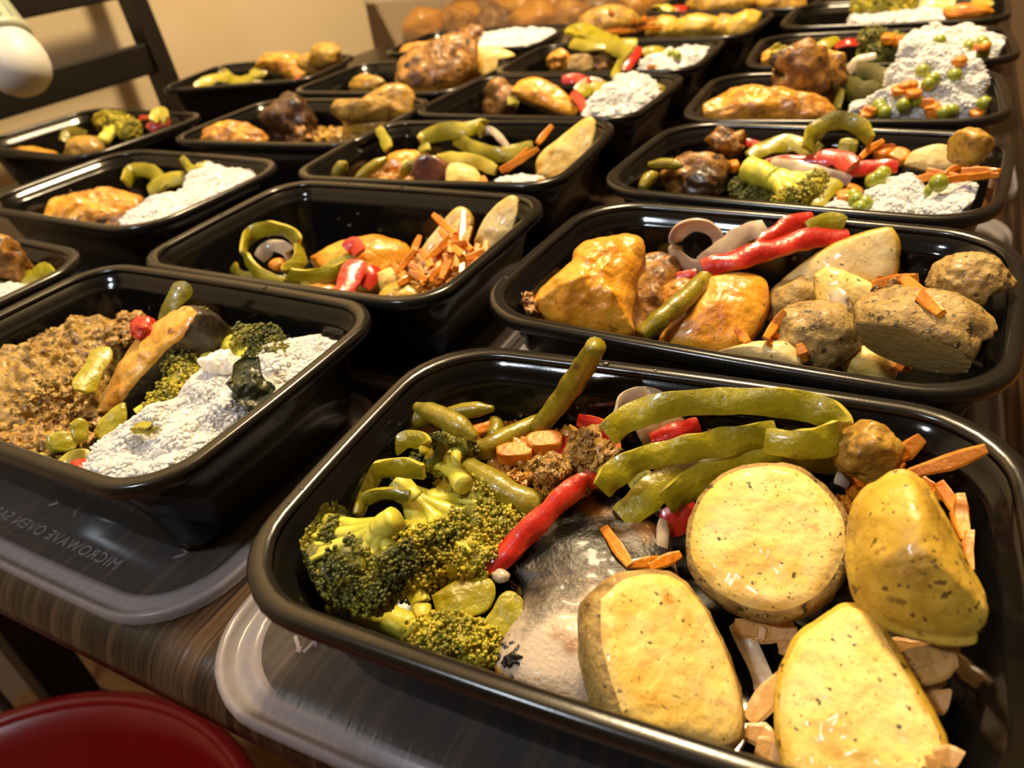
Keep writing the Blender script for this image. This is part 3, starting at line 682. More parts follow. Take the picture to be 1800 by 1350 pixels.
T(pad('pepper_piece', [(760, 1045), (800, 1022), (850, 1018), (868, 1035), (862, 1068), (820, 1085), (775, 1080)], 24, cam_=.5, up=.5, thick=2.6, edge=.3, bulge=.1, dome=.8, rough=1.6, rs=60, mats=PG), 'flat green pepper piece above its twin beside the fish', 'pepper')
T(pad('pepper_piece', [(800, 1105), (850, 1090), (880, 1045), (905, 1040), (920, 1065), (915, 1100), (870, 1118), (820, 1120)], 22, cam_=.5, up=.5, thick=2.6, edge=.3, bulge=.1, dome=.8, rough=1.6, rs=60, mats=PG), 'folded green pepper piece touching the fish skin', 'pepper')
pepper([(858, 1008, 24), (900, 962, 29), (945, 918, 33), (990, 875, 37), (1032, 838, 40)], 9.5, 'long red pepper strip lying across the fish', red=True, lean=.55, n=40, thick=4.5, curl=.3, taper=.5, twist=.3)
pepper([(985, 778, 36), (1010, 792, 37), (1030, 820, 37), (1040, 850, 34)], 11, 'red pepper piece folded over the carrot dice', red=True, lean=.6, n=24, thick=3)
pepper([(1035, 850, 35), (1058, 830, 36), (1062, 808, 36)], 8, 'red pepper end crossing the long red strip', red=True, lean=.5, n=20, thick=3)
pepper([(1018, 738, 36), (1050, 752, 37), (1075, 775, 36), (1082, 800, 34)], 9, 'red pepper curl behind the minced meat', red=True, lean=.3, n=24, thick=3)
pepper([(1145, 775, 34), (1190, 758, 37), (1228, 746, 38)], 8, 'short red pepper strip under the hooked green strip', red=True, lean=.5, n=20, thick=3)
pepper([(1168, 925, 20), (1200, 908, 23), (1225, 895, 24)], 12, 'red pepper bit wedged under the round potato slice', red=True, lean=.5, n=16, thick=3)
# onions
onion([(1085, 735, 34), (1100, 708, 38), (1135, 695, 40), (1165, 700, 40)], 10, 'purple onion curve behind the hooked pepper strip', lean=.2, n=24)
onion([(1125, 772, 33), (1165, 752, 36), (1205, 742, 37)], 9, 'glossy onion strip under the hooked pepper strip', lean=.4, n=20)
onion([(1195, 832, 30), (1235, 812, 33), (1275, 803, 34)], 11, 'pale onion strip between two green pepper strips', lean=.5, n=20)
onion([(1160, 985, 18), (1165, 950, 22), (1168, 915, 25)], 6, 'thin onion sliver beside the round potato slice', lean=.5, n=16)
onion([(1292, 1095, 16), (1318, 1140, 14), (1340, 1190, 12), (1345, 1220, 10)], 7, 'limp onion strip on the bare tray bottom', lean=.6, n=20)
onion([(1478, 855, 33), (1488, 825, 37), (1492, 805, 39)], 7, 'browned onion bit leaning on the small potato end', lean=.5, n=14)
# green beans
def gb(path, look, **k): return T(bean(path, **k), lb(look), 'green bean')
gb([(945, 755, 30), (985, 705, 44), (1020, 655, 60), (1048, 608, 78)], 'long green bean standing up past the rim', r=4.6, cut=True)
gb([(732, 715, 32), (765, 728, 33), (805, 748, 32), (838, 770, 30)], 'straight green bean with a rounded tip near the wall', r=4.6)
gb([(705, 752, 24), (730, 738, 26), (762, 732, 27)], 'short green bean end beneath the straight bean', r=4.2)
gb([(770, 735, 27), (815, 722, 30), (868, 718, 32)], 'green bean lying along the back wall', r=3.6)
gb([(818, 775, 34), (850, 790, 34), (890, 770, 35), (948, 742, 36)], 'bent green bean with a dark stem end', r=4.4, cut=True)
gb([(808, 818, 33), (850, 842, 33), (900, 872, 31), (950, 890, 28)], 'thick green bean slanting over the broccoli', r=5.6, cut=True)
gb([(868, 735, 30), (872, 755, 29), (862, 775, 28)], 'stubby green bean behind the carrot flake', r=3.6)
# mince, carrots
mince(lb('coarse minced meat with tomato'), [(850, 745), (920, 722), (1000, 725), (1060, 755), (1080, 800), (1040, 855), (985, 880), (900, 850), (860, 800)], 30, 330, (1.0, 2.4), 'tomato_sauce', thick=14, dome=4)
mince('heap of pale minced meat between red pepper pieces by the fish', [(1000, 765), (1040, 755), (1072, 778), (1070, 800), (1030, 808), (1005, 795)], 42, 90, (.9, 1.9), thick=6)
mince('crumb of pale minced meat beside the long red pepper strip', [(930, 805), (980, 800), (1000, 830), (960, 840)], 40, 50, (.9, 1.8), thick=4)
for q, r_, lk in (((905, 797, 35), (9, 5, 5), 'orange carrot chunk beside the bent green bean'), ((958, 778, 37), (9, 5.5, 5), 'amber carrot chunk beneath the folded red pepper')):
    T(chunk('carrot_dice', q, r_, (10, 0, 25), [((0, 1, 0), .7), ((0, -1, 0), .7), ((0, 0, 1), .6), ((1, 0, 0), .8), ((-1, 0, 0), .8)], ('carrot', 'carrot'), .05, sub=4), lk, 'carrot')
T(pad('carrot_flake', [(798, 772), (815, 755), (850, 742), (866, 738), (860, 758), (830, 772), (805, 785)], 34, cam_=.6, up=.4, thick=1.8, dome=1, mats=('carrot', 'carrot'), rough=.3), 'thin orange carrot flake over the straight green bean', 'carrot')
# broccoli
broccoli('broccoli floret with a dark bushy head in the front tray corner', (692, 915, 38), [(545, 920, 24, 10), (528, 955, 22, 11), (560, 985, 22, 12), (580, 1020, 18, 11), (625, 1000, 24, 11), (655, 1030, 20, 10), (600, 945, 26, 8), (645, 965, 28, 8), (690, 985, 26, 9)], 4.8, 1.1, 330, fork=.34)
broccoli('broad broccoli floret with pale branching stalks beside the dark one', (695, 850, 40), [(790, 870, 30, 9), (845, 880, 28, 10), (770, 980, 24, 11), (825, 980, 24, 12), (880, 940, 24, 11), (845, 920, 28, 9), (735, 950, 30, 9), (730, 1010, 22, 10), (785, 935, 30, 9)], 5.0, 1.1, 300, True, fork=.36)
broccoli('small broccoli floret under the slanting green bean', (815, 852, 28), [(775, 800, 28, 9), (800, 790, 27, 9), (750, 812, 26, 7)], 4, 1.1, 260, fork=.4)
broccoli('split broccoli stalk along the front wall with a yellow head', (612, 1062, 18), [(760, 1130, 20, 10), (800, 1125, 18, 9), (840, 1135, 16, 8), (820, 1150, 14, 7)], 5.5, 1.15, 260, True, fork=.62)
T(strip('broccoli_stalk', [(715, 1020, 22), (735, 1050, 22), (745, 1085, 20)], 7, thick=4, lean=.6, mats=('broccoli_stem', 'broccoli_stem')), 'frayed pale broccoli stalk piece between two florets', 'broccoli')
# carrot shreds
shreds([((1600, 832, 36), (1735, 788, 50))], 'long carrot stick pointing over the tray step', group='single carrot stick', wd=5, th=3)
shreds([((1555, 815, 36), (1622, 768, 46))], 'carrot stick leaning on the small potato end', group='second carrot stick', wd=5.5, th=2.4)
shreds([((1062, 928, 32), (1108, 995, 25)), ((1108, 992, 24), (1175, 985, 22)), ((1140, 998, 20), (1195, 975, 21))], 'carrot shred on the fish beside the round potato slice', group='carrot shreds by the fish', wd=4, th=2, on=True)
shreds([((1690, 870, 24), (1700, 950, 22)), ((1708, 935, 26), (1712, 1005, 24)), ((1650, 850, 28), (1690, 905, 26)), ((1620, 845, 30), (1660, 875, 30)), ((1545, 850, 30), (1585, 812, 34)), ((1500, 850, 33), (1530, 838, 34)), ((1490, 868, 32), (1535, 855, 33)), ((1680, 900, 22), (1720, 990, 20))],
       'carrot shred behind the speckled potato wedge', group='carrot shreds behind the potato wedge', wd=5, th=2.2)
shreds([((1560, 1135, 15), (1640, 1140, 15)), ((1580, 1165, 14), (1690, 1140, 14)), ((1600, 1195, 13), (1685, 1165, 15)), ((1610, 1215, 13), (1670, 1180, 14)), ((1620, 1240, 10), (1675, 1225, 11)), ((1650, 1150, 16), (1690, 1130, 16)), ((1590, 1230, 9), (1650, 1200, 10)), ((1640, 1330, 14), (1700, 1340, 14)), ((1630, 1345, 14), (1690, 1350, 12))],
       'pale carrot shred below the speckled wedge', group='carrot shreds below the potato wedge', m='carrot_pale', wd=6, th=3)
shreds([((1315, 1270, 14), (1370, 1195, 16)), ((1310, 1285, 18), (1365, 1310, 18)), ((1330, 1310, 18), (1380, 1330, 18)), ((1345, 1240, 12), (1375, 1190, 13)), ((1310, 1105, 18), (1400, 1115, 17)), ((1330, 1120, 16), (1395, 1100, 18)), ((1375, 1120, 16), (1400, 1150, 14)), ((1290, 1100, 18), (1345, 1115, 17))],
       'pale carrot shred in the gap between three potato slices', group='carrot shreds between the potato slices', m='carrot_pale', wd=6, th=3)
mince('crushed carrot and onion bits under the small potato end', [(1480, 850), (1520, 830), (1560, 850), (1540, 880), (1500, 890)], 26, 40, (1.4, 2.8), 'carrot', thick=5)
T(chunk('onion_bit', (880, 1012, 24), (3.4, 2.6, 2.2), mats=('onion',), sub=3), 'tiny white onion bit at the tip of the long red pepper', 'onion')

# ------------------------------------------------------------------ tray with chicken, onion ring, whole potatoes
CUR = 'B'
thigh = meat('glossy orange chicken thigh', [(935, 535), (950, 500), (1000, 462), (1012, 432), (1060, 415), (1120, 414), (1134, 440), (1118, 500), (1112, 560), (1112, 588), (1050, 580), (975, 562)], 36, 'chicken_skin', m2='chicken', dome=14, rough=3.5, cam_=.55, up=.45, thick=22, rings=22, seg=90)
meat('browned chicken flap behind the glossy thigh', [(1118, 455), (1160, 440), (1195, 462), (1185, 510), (1165, 560), (1120, 585), (1105, 540)], 30, 'chicken_brown', dome=6, rough=3, thick=16, m2='chicken')
mince('', [(912, 525), (930, 512), (945, 530), (935, 548), (915, 542)], 30, 16, (1.6, 3.2), 'chicken_brown', thick=4, name='browned_end', parent=thigh)
meat('smooth orange chicken fillet', [(1245, 486), (1300, 476), (1342, 486), (1352, 520), (1335, 570), (1295, 612), (1230, 612), (1158, 598), (1200, 545)], 36, 'chicken_skin', dome=8, rough=1.5, cam_=.5, up=.5, thick=18, rings=20, seg=80)
meat('small yellow chicken scrap between thigh and fillet', [(1160, 505), (1200, 485), (1240, 500), (1215, 535), (1170, 550)], 30, 'chicken', dome=5)
gb([(1125, 592, 34), (1165, 558, 40), (1210, 520, 44), (1243, 485, 46)], 'green bean across the orange fillet', r=5, cut=True)
T(strip('onion_ring', [(1225 + 41 * math.cos(R(a)), 431 - 37 * math.sin(R(a)), 46 + 12 * math.sin(R(a))) for a in range(0, 360, 30)], 9, thick=2.0, lean=.15, mats=ON, closed=True, n=60, curl=.2), 'cooked purple-white onion ring standing in the tray', 'onion')
onion([(1232, 465, 38), (1270, 440, 43), (1310, 410, 47), (1345, 398, 48)], 13, 'translucent onion strip running up to the red pepper', lean=.4, n=24)
T(pad('pepper_piece', [(1285, 420), (1310, 400), (1345, 398), (1350, 425), (1320, 440), (1290, 440)], 44, thick=2.6, edge=.3, bulge=.1, dome=.8, cam_=.6, up=.4, rough=1.6, rs=60, mats=PG), lb('yellow-green pepper piece beside the onion'), 'pepper')
pepper([(1420, 402, 46), (1455, 388, 49), (1485, 395, 47)], 11, 'green pepper end under the red strips', lean=.4, n=16)
pepper([(1235, 472, 42), (1290, 455, 46), (1350, 438, 49), (1420, 418, 51), (1490, 412, 50)], 13, 'broad red pepper strip', red=True, lean=.55, n=36, thick=4, curl=.25)
pepper([(1335, 432, 48), (1365, 408, 52), (1395, 390, 55), (1428, 382, 55)], 10, 'narrow red pepper strip on top of the broad one', red=True, lean=.5, n=24, thick=3.4, curl=.25)
pepper([(1190, 488, 36), (1225, 482, 38)], 8, 'small red pepper bit by the onion ring', red=True, lean=.5, n=10)
T(pad('potato_wedge', [(1358, 512), (1395, 475), (1470, 428), (1548, 402), (1570, 410), (1575, 448), (1562, 488), (1500, 498), (1430, 512)], 40, cam_=.8, up=.15, right=-.1, thick=16, dome=1.5, bulge=2, mats=('potato_pale', 'potato_yellow_skin'), rough=.7, bands=5), lb('large pale potato wedge leaning on the back wall'), 'potato')
T(pad('potato_piece', [(1432, 482), (1458, 468), (1530, 494), (1545, 515), (1495, 548), (1440, 532)], 44, cam_=.7, up=.3, thick=14, dome=3, mats=('potato_flesh', 'potato_yellow_skin'), rough=1), lb('golden potato piece in the middle'), 'potato')
potato('rough-skinned potato half beside the orange fillet', c=(1432, 590, 32), r=(21, 17, 17), rot=(0, 0, 20), rough=.1, sub=5)
potato('brown potato lump behind the rough-skinned half', c=(1400, 535, 30), r=(16, 13, 14), rot=(0, 0, 50), rough=.12)
potato('biggest potato with a white cut face under brown skin', c=(1620, 585, 33), r=(31, 22, 21), rot=(0, 0, -12), cuts=[((-.1, -.75, -.50), .46)], mats=('potato_skin', 'potato_pale'), rough=.09, sub=5)
potato('knobbly whole potato in the far corner', c=(1705, 498, 40), r=(18, 15, 15), rot=(0, 0, 0), rough=.07, fine=.06, sub=5)
T(pad('potato_piece', [(1262, 615), (1325, 600), (1388, 602), (1412, 625), (1400, 645), (1340, 638)], 32, cam_=.4, up=.6, thick=14, dome=5, mats=('potato_pale', 'potato_skin'), rough=.8), lb('low potato piece by the front wall'), 'potato')
potato('small yellow potato nub by the front wall', c=(1530, 642, 20), r=(12, 9, 10), mats=('potato_flesh',), rough=.1)
shreds([((1588, 488, 60), (1655, 552, 56)), ((1535, 500, 54), (1612, 488, 58)), ((1545, 492, 56), (1600, 490, 58))], 'carrot shred lying on the biggest potato', group='carrot shreds on a potato', wd=5, th=2, on=True)
shreds([((1345, 595, 40), (1378, 548, 42)), ((1295, 580, 46), (1315, 602, 44)), ((1365, 590, 40), (1352, 606, 40)), ((1405, 605, 38), (1415, 635, 34)), ((1575, 640, 24), (1600, 652, 22))], 'small carrot shred between fillet and potatoes', group='carrot shreds by the fillet', wd=4, th=2, on=True)
shreds([((1735, 655, 26), (1752, 600, 34))], 'thick carrot stick standing in the tray corner', group='corner carrot stick', wd=7, th=3)
onion([(1465, 512, 46), (1480, 530, 44), (1492, 545, 40)], 8, 'dark shrivelled onion bit on the golden potato', lean=.6, n=12)
mince('pepper seeds and herbs on top of the biggest potato', [(1540, 510), (1580, 500), (1590, 520), (1555, 528)], 56, 14, (1.2, 2.4), 'chicken_brown', thick=2)

# ------------------------------------------------------------------ tray with white rice, curry meat and charred fish
CUR = 'C'
T(pad('curry_meat', [(-60, 640), (0, 612), (60, 600), (115, 566), (135, 552), (165, 555), (205, 560), (232, 585), (205, 650), (185, 705), (160, 745), (110, 775), (0, 792), (-60, 780)], 36, cam_=.35, up=.65, thick=24, dome=9, rough=4.0, rs=170, mats=('curry_meat', 'curry_meat'), rings=40, seg=140),
  'large shredded curry-brown meat portion beside the charred fish', 'meat')
mince('saucy minced meat along the front of the curry meat', [(0, 770), (60, 745), (130, 720), (180, 735), (150, 775), (90, 800), (10, 802)], 34, 130, (1.4, 3.6), thick=9)
mince('minced meat crumbs scattered over the curry meat', [(10, 700), (60, 640), (130, 600), (180, 600), (175, 660), (130, 720), (50, 745)], 42, 110, (.9, 2.0), 'curry_meat', thick=4)
mince('minced meat clump above the curry meat', [(185, 575), (225, 552), (248, 560), (240, 590), (200, 598)], 50, 40, (1.4, 3), 'mince', thick=6)
mince('minced meat clump at the back of the curry meat', [(20, 625), (70, 590), (125, 575), (120, 610), (60, 635)], 46, 60, (1.4, 3.2), 'curry_meat', thick=6)
T(pad('fish_piece', [(345, 548), (325, 536), (290, 552), (255, 580), (225, 615), (195, 660), (168, 715), (170, 738), (195, 722), (232, 680), (275, 630), (318, 590)], 50, cam_=.45, up=.4, right=-.55, thick=28, dome=3, bulge=3, rough=1.8, rs=90, mats=('salmon_flesh', 'charred'), bands=8), 'orange fish piece with a charred black skin side', 'fish')
T(chunk('tomato_piece', (250, 576, 60), (9, 6, 4.5), (20, 0, -30), mats=('pepper_red', 'pepper_red'), rough=.2), lb('soft red tomato bit on top'), 'tomato')
pepper([(282, 562, 52), (300, 535, 60), (330, 498, 68)], 12, 'pointed green pepper standing by the back wall', lean=.6, n=20, taper=.3, mats=PD)
pepper([(143, 688, 50), (160, 655, 53), (185, 612, 56)], 12, 'green pepper strip lying on the curry meat', lean=.7, n=20, taper=.5)
T(pad('pepper_piece', [(165, 765), (175, 740), (212, 708), (222, 715), (220, 750), (190, 782)], 44, cam_=.7, up=.3, thick=2.6, edge=.3, bulge=.1, dome=.8, rough=1.6, rs=60, mats=PG), lb('upright green pepper flap at the rice edge'), 'pepper')
T(pad('pepper_piece', [(122, 745), (140, 735), (155, 745), (152, 772), (130, 775)], 48, cam_=.7, up=.3, thick=2.6, edge=.3, bulge=.1, dome=.8, rough=1.6, rs=60, mats=PG), lb('square green pepper bit'), 'pepper')
T(pad('pepper_piece', [(82, 765), (115, 758), (135, 775), (128, 792), (90, 790)], 40, cam_=.6, up=.4, thick=2.6, edge=.3, bulge=.1, dome=.8, rough=1.6, rs=60, mats=PG), lb('dull green pepper bit near the front wall'), 'pepper')
T(pad('pepper_piece', [(95, 812), (130, 790), (158, 792), (150, 822), (128, 832)], 36, cam_=.6, up=.4, thick=2.6, edge=.3, bulge=.1, dome=.8, rough=1.6, rs=60, mats=('pepper_flesh', 'pepper_flesh')), lb('yellow pepper piece at the front wall'), 'pepper')
T(pad('pepper_piece', [(48, 800), (75, 795), (92, 802), (85, 815), (60, 812)], 36, cam_=.6, up=.4, thick=2.6, edge=.3, bulge=.1, dome=.8, rough=1.6, rs=60, mats=('pepper_flesh', 'pepper_flesh')), lb('small yellow pepper piece near the front wall'), 'pepper')
T(chunk('tomato_piece', (140, 820, 36), (5, 4, 3), mats=('pepper_red', 'pepper_red'), rough=.2, sub=3), lb('tiny red tomato bit at the rice corner'), 'tomato')
broccoli('broccoli floret with a yellow stalk behind the white rice', (355, 590, 46), [(465, 605, 48, 10), (475, 635, 44, 11), (450, 650, 42, 10), (430, 600, 48, 8)], 6, 1.3, 190, fork=.55)
broccoli('broccoli floret pressed against the charred fish', (375, 640, 42), [(330, 600, 46, 11), (325, 640, 44, 11), (345, 570, 48, 9)], 5.5, 1.3, 190, fork=.45)
broccoli('frayed yellow broccoli bits between fish and white rice', (240, 728, 38), [(300, 700, 40, 9), (325, 670, 42, 9), (275, 715, 39, 7)], 3, 1.3, 120, True, fork=.3)
T(chunk('herb_crumb', (252, 752, 50), (6, 3, 2), (0, 0, 20), mats=('broccoli_bud_yellow',), rough=.3, sub=3), 'yellow broccoli crumb lying on the white rice', 'broccoli')
rice('plain white rice heaped along the side of the charred fish tray', [(140, 828), (168, 788), (205, 765), (255, 745), (305, 712), (335, 678), (360, 648), (395, 622), (425, 628), (445, 660), (475, 650), (482, 615), (520, 592), (578, 586), (596, 610), (560, 662), (480, 728), (400, 795), (330, 838), (250, 858), (185, 855)], 42, dome=7, thick=26, cnt=5600, lump=9, gl=2.7, gr=1.2, rings=30, seg=130, ls=62)
T(chunk('rice_clump', (395, 650, 52), (8, 6, 10), (0, 0, 30), mats=('rice',), rough=.3, fine=.10, sub=5), 'smooth white rice clump standing beside the dark leaf', 'rice')
T(pad('leaf_piece', [(395, 672), (420, 640), (450, 625), (462, 660), (478, 680), (470, 710), (445, 725), (420, 700)], 54, cam_=.6, up=.4, thick=1, dome=1, mats=('leaf', 'leaf'), rough=5, rs=90, rings=20), 'dark crumpled leaf on the white rice', 'leaf')
# ------------------------------------------------------------------ tray with the curled pepper ring
CUR = 'D'
pepper([(500, 500, 34), (455, 482, 38), (430, 445, 46), (445, 410, 54), (485, 402, 58), (520, 420, 55), (528, 455, 47), (505, 480, 42), (540, 488, 38), (590, 478, 38), (625, 458, 40)], 11, 'curled green pepper ring with a long tail', lean=.2, n=70, thick=3)
pepper([(410, 468, 34), (420, 485, 34), (450, 492, 33), (500, 495, 32)], 10, 'olive pepper strip under the curled ring', lean=.4, n=20, mats=PD)
onion([(455, 455, 40), (478, 432, 46), (505, 440, 46), (510, 462, 40)], 10, 'glassy onion slice inside the curled pepper ring', lean=.4, n=20)
T(chunk('carrot_dice', (488, 465, 40), (6, 5, 4), mats=('carrot', 'carrot'), sub=3), lb('orange carrot bit inside the curled pepper ring'), 'carrot')
pepper([(535, 512, 32), (550, 490, 36), (580, 472, 40), (622, 450, 44)], 10, 'pale green pepper strip beside the red pepper', lean=.5, n=20)
meat('smooth orange chicken piece', [(545, 450), (590, 425), (655, 411), (708, 424), (722, 448), (690, 480), (650, 500), (580, 490)], 36, 'chicken_skin', dome=8, rough=1.5, thick=18)
meat('pale fish flake by the front wall', [(505, 520), (550, 495), (595, 505), (600, 528), (545, 530)], 30, 'fish_edge', name='fish_piece', cat='fish', dome=4)
pepper([(600, 528, 38), (612, 495, 43), (628, 460, 48)], 15, 'wide red pepper strip on the chicken', red=True, lean=.75, n=20, thick=3.4, taper=.85)
pepper([(608, 440, 48), (622, 428, 51), (632, 445, 48)], 11, 'small red pepper fold above the wide strip', red=True, lean=.6, n=14)
pepper([(640, 505, 36), (655, 485, 40), (660, 470, 42)], 9, 'red pepper sliver behind the wide strip', red=True, lean=.6, n=12)
T(pad('potato_wedge', [(725, 470), (738, 440), (772, 395), (802, 364), (822, 370), (826, 400), (800, 440), (760, 466)], 44, cam_=.75, up=.2, right=-.2, thick=12, dome=2, mats=('potato_pale', 'potato_yellow_skin'), rough=.8), lb('pale potato wedge behind the carrot heap'), 'potato')
T(pad('potato_wedge', [(832, 425), (850, 385), (880, 352), (905, 344), (920, 375), (910, 415), (880, 440), (848, 445)], 52, cam_=.75, up=.2, right=-.2, thick=14, dome=2, mats=('potato_pale', 'potato_yellow_skin'), rough=.8), lb('potato wedge standing in the tray corner'), 'potato')
T(pad('potato_piece', [(655, 532), (675, 505), (715, 490), (755, 510), (765, 535), (720, 548), (680, 545)], 30, cam_=.5, up=.5, thick=16, dome=8, mats=('potato_yellow_skin', 'potato_flesh'), rough=1), lb('smooth yellow potato end by the front wall'), 'potato')
T(pad('potato_piece', [(660, 480), (690, 468), (715, 478), (708, 500), (672, 505)], 38, cam_=.5, up=.5, thick=10, dome=4, mats=('potato_flesh', 'potato_flesh'), rough=.8), lb('yellow potato scrap beside the red pepper'), 'potato')
mince('chopped carrot and cabbage under the carrot shred heap', [(700, 500), (730, 460), (790, 440), (850, 440), (860, 470), (810, 520), (760, 535)], 30, 80, (1.8, 3.6), 'carrot_pale', thick=12, dome=6)
shreds([((815, 372, 62), (812, 500, 40)), ((762, 378, 60), (800, 412, 56)), ((800, 415, 56), (775, 490, 40)), ((770, 430, 50), (770, 475, 42)), ((725, 455, 46), (738, 415, 54)), ((690, 462, 44), (712, 490, 40)), ((840, 430, 50), (826, 490, 40)), ((855, 425, 48), (845, 470, 42)),
        ((835, 475, 42), (800, 520, 34)), ((790, 400, 56), (830, 440, 50)), ((740, 500, 40), (775, 470, 44)), ((720, 478, 44), (752, 492, 42)), ((826, 400, 56), (800, 470, 46)), ((785, 510, 34), (800, 490, 38)), ((765, 445, 48), (800, 430, 52)), ((805, 500, 38), (835, 468, 42)), ((745, 485, 40), (720, 465, 44)), ((770, 500, 36), (788, 465, 42)), ((752, 455, 48), (790, 415, 56)), ((700, 478, 42), (730, 440, 50)), ((818, 455, 48), (850, 440, 48)), ((735, 510, 36), (765, 495, 40)), ((780, 440, 50), (820, 425, 54)), ((795, 475, 44), (822, 452, 48)), ((758, 470, 46), (740, 440, 50)), ((842, 455, 46), (815, 495, 40)), ((775, 405, 56), (812, 450, 50)), ((700, 500, 40), (735, 480, 42)), ((806, 385, 60), (790, 445, 50))],
       'carrot shred heaped against the potato wedges', group='heaped carrot shreds', wd=4.2, th=2.4)
# ------------------------------------------------------------------ broccoli, peppers, rice and potatoes
CUR = 'E'
leg = T(chunk('chicken_drumstick', (1222, 312, 34), (24, 17, 17), (0, 0, 20), mats=('chicken_brown',), rough=.2, fine=.06), lb('browned chicken leg end'), 'chicken')
chunk('skin', (1235, 325, 40), (15, 11, 10), (0, 0, 10), mats=('chicken_dark',), rough=.2, parent=leg)
T(chunk('chicken_scrap', (1278, 250, 40), (13, 10, 10), (0, 0, 10), mats=('chicken_brown',), rough=.35, fine=.1), lb('greyish chicken scrap by the back wall'), 'chicken')
gb([(1078, 308, 22), (1100, 322, 22), (1120, 332, 20)], 'short green bean in the left corner', r=4.4)
gb([(1140, 290, 30), (1175, 288, 32), (1200, 292, 32)], 'green bean behind the browned leg', r=4.2)
gb([(1128, 332, 26), (1140, 315, 30), (1155, 305, 32)], 'stubby bean against the browned leg', r=5)
pepper([(1292, 250, 46), (1320, 252, 46), (1338, 262, 44)], 8, 'red pepper bit behind the green strip', red=True, lean=.5, n=14)
dices([(1288, 292, 42)], 6, 'red-orange carrot dice beside the stalk')
pepper([(1318, 275, 42), (1350, 258, 46), (1395, 252, 47), (1440, 268, 44)], 15, 'wide glossy green pepper strip', lean=.6, n=28, thick=3.4)
pepper([(1420, 262, 46), (1432, 232, 54), (1465, 212, 60), (1505, 218, 58), (1530, 248, 50)], 14, 'arched dark green pepper', lean=.35, n=30, mats=PD, thick=3.4)
T(pad('pepper_piece', [(1470, 265), (1480, 245), (1505, 245), (1505, 268), (1485, 278)], 46, cam_=.6, up=.4, thick=2.6, edge=.3, bulge=.1, dome=.8, rough=1.6, rs=60, mats=PG), lb('square pale green pepper inside the arch'), 'pepper')
pepper([(1345, 288, 44), (1400, 280, 46), (1450, 283, 46)], 8, 'narrow red pepper strip over the broccoli', red=True, lean=.55, n=18)
pepper([(1435, 282, 48), (1470, 278, 50), (1500, 292, 48)], 15, 'bright red pepper bulge', red=True, lean=.6, n=18, thick=5)
pepper([(1490, 302, 44), (1535, 293, 46), (1578, 293, 46)], 11, 'red pepper strip pointing at the potatoes', red=True, lean=.55, n=18, thick=4)
onion([(1355, 285, 46), (1400, 292, 46), (1450, 305, 44), (1495, 318, 40)], 9, 'long pinkish onion strip', lean=.5, n=20)
broccoli('broccoli with a thick pale stalk in the middle tray of the right row', (1315, 298, 44), [(1400, 345, 38, 9), (1425, 330, 40, 9), (1380, 350, 36, 8), (1435, 318, 42, 7)], 9, 1.4, 110, True, fork=.5)
broccoli('low dark broccoli crown under the thick pale stalk', (1340, 320, 34), [(1300, 335, 30, 9), (1325, 348, 28, 9), (1350, 350, 28, 8)], 4, 1.4, 110, fork=.4)
pepper([(1415, 365, 32), (1440, 350, 36), (1472, 318, 42)], 12, 'limp green pepper along the rice', lean=.7, n=18)
potato('browned potato end in the far corner', c=(1705, 258, 50), r=(14, 12, 12), rot=(0, 0, 10), cuts=[((-.9, -.5, .1), .6)], mats=('potato_crust', 'potato_crust'))
T(pad('potato_slice', [(1588, 288), (1605, 265), (1655, 252), (1685, 270), (1690, 292), (1640, 300)], 44, cam_=.7, up=.3, thick=10, dome=2, mats=('potato_pale', 'potato_skin')), lb('herb-flecked potato slice behind the rice'), 'potato')
dices([(1552, 272, 46), (1580, 275, 46), (1560, 262, 48)], 7, 'amber carrot lump by the potato slice')
shreds([((1512, 278, 48), (1552, 248, 54)), ((1640, 312, 44), (1720, 296, 48)), ((1650, 318, 44), (1755, 308, 46)), ((1690, 300, 48), (1752, 300, 50)), ((1630, 300, 46), (1690, 312, 46)), ((1660, 308, 46), (1700, 290, 50)), ((1600, 318, 42), (1640, 308, 46)), ((1700, 312, 44), (1758, 300, 46))], 'carrot shred beside the rice', wd=4.5, th=2.4)
rice(lb('large white rice lump'), [(1515, 362), (1530, 335), (1570, 315), (1600, 310), (1622, 330), (1640, 350), (1600, 378), (1545, 380)], 38, dome=6, thick=24, cnt=900, lump=5)
rice(lb('second white rice lump'), [(1612, 375), (1640, 345), (1690, 320), (1722, 330), (1735, 352), (1728, 372), (1680, 388), (1630, 386)], 38, dome=6, thick=24, cnt=900, lump=5)
rice(lb('small rice spill by the front wall'), [(1448, 368), (1470, 352), (1495, 360), (1500, 375), (1470, 380)], 34, dome=4, thick=14, cnt=250)
dices([(1500, 335, 40), (1485, 345, 38)], 6)
peas([(1545, 312, 46), (1535, 318, 44), (1552, 305, 46), (1505, 352, 38), (1512, 366, 34), (1500, 345, 40), (1520, 358, 38), (1640, 335, 46), (1650, 322, 47)], 5)
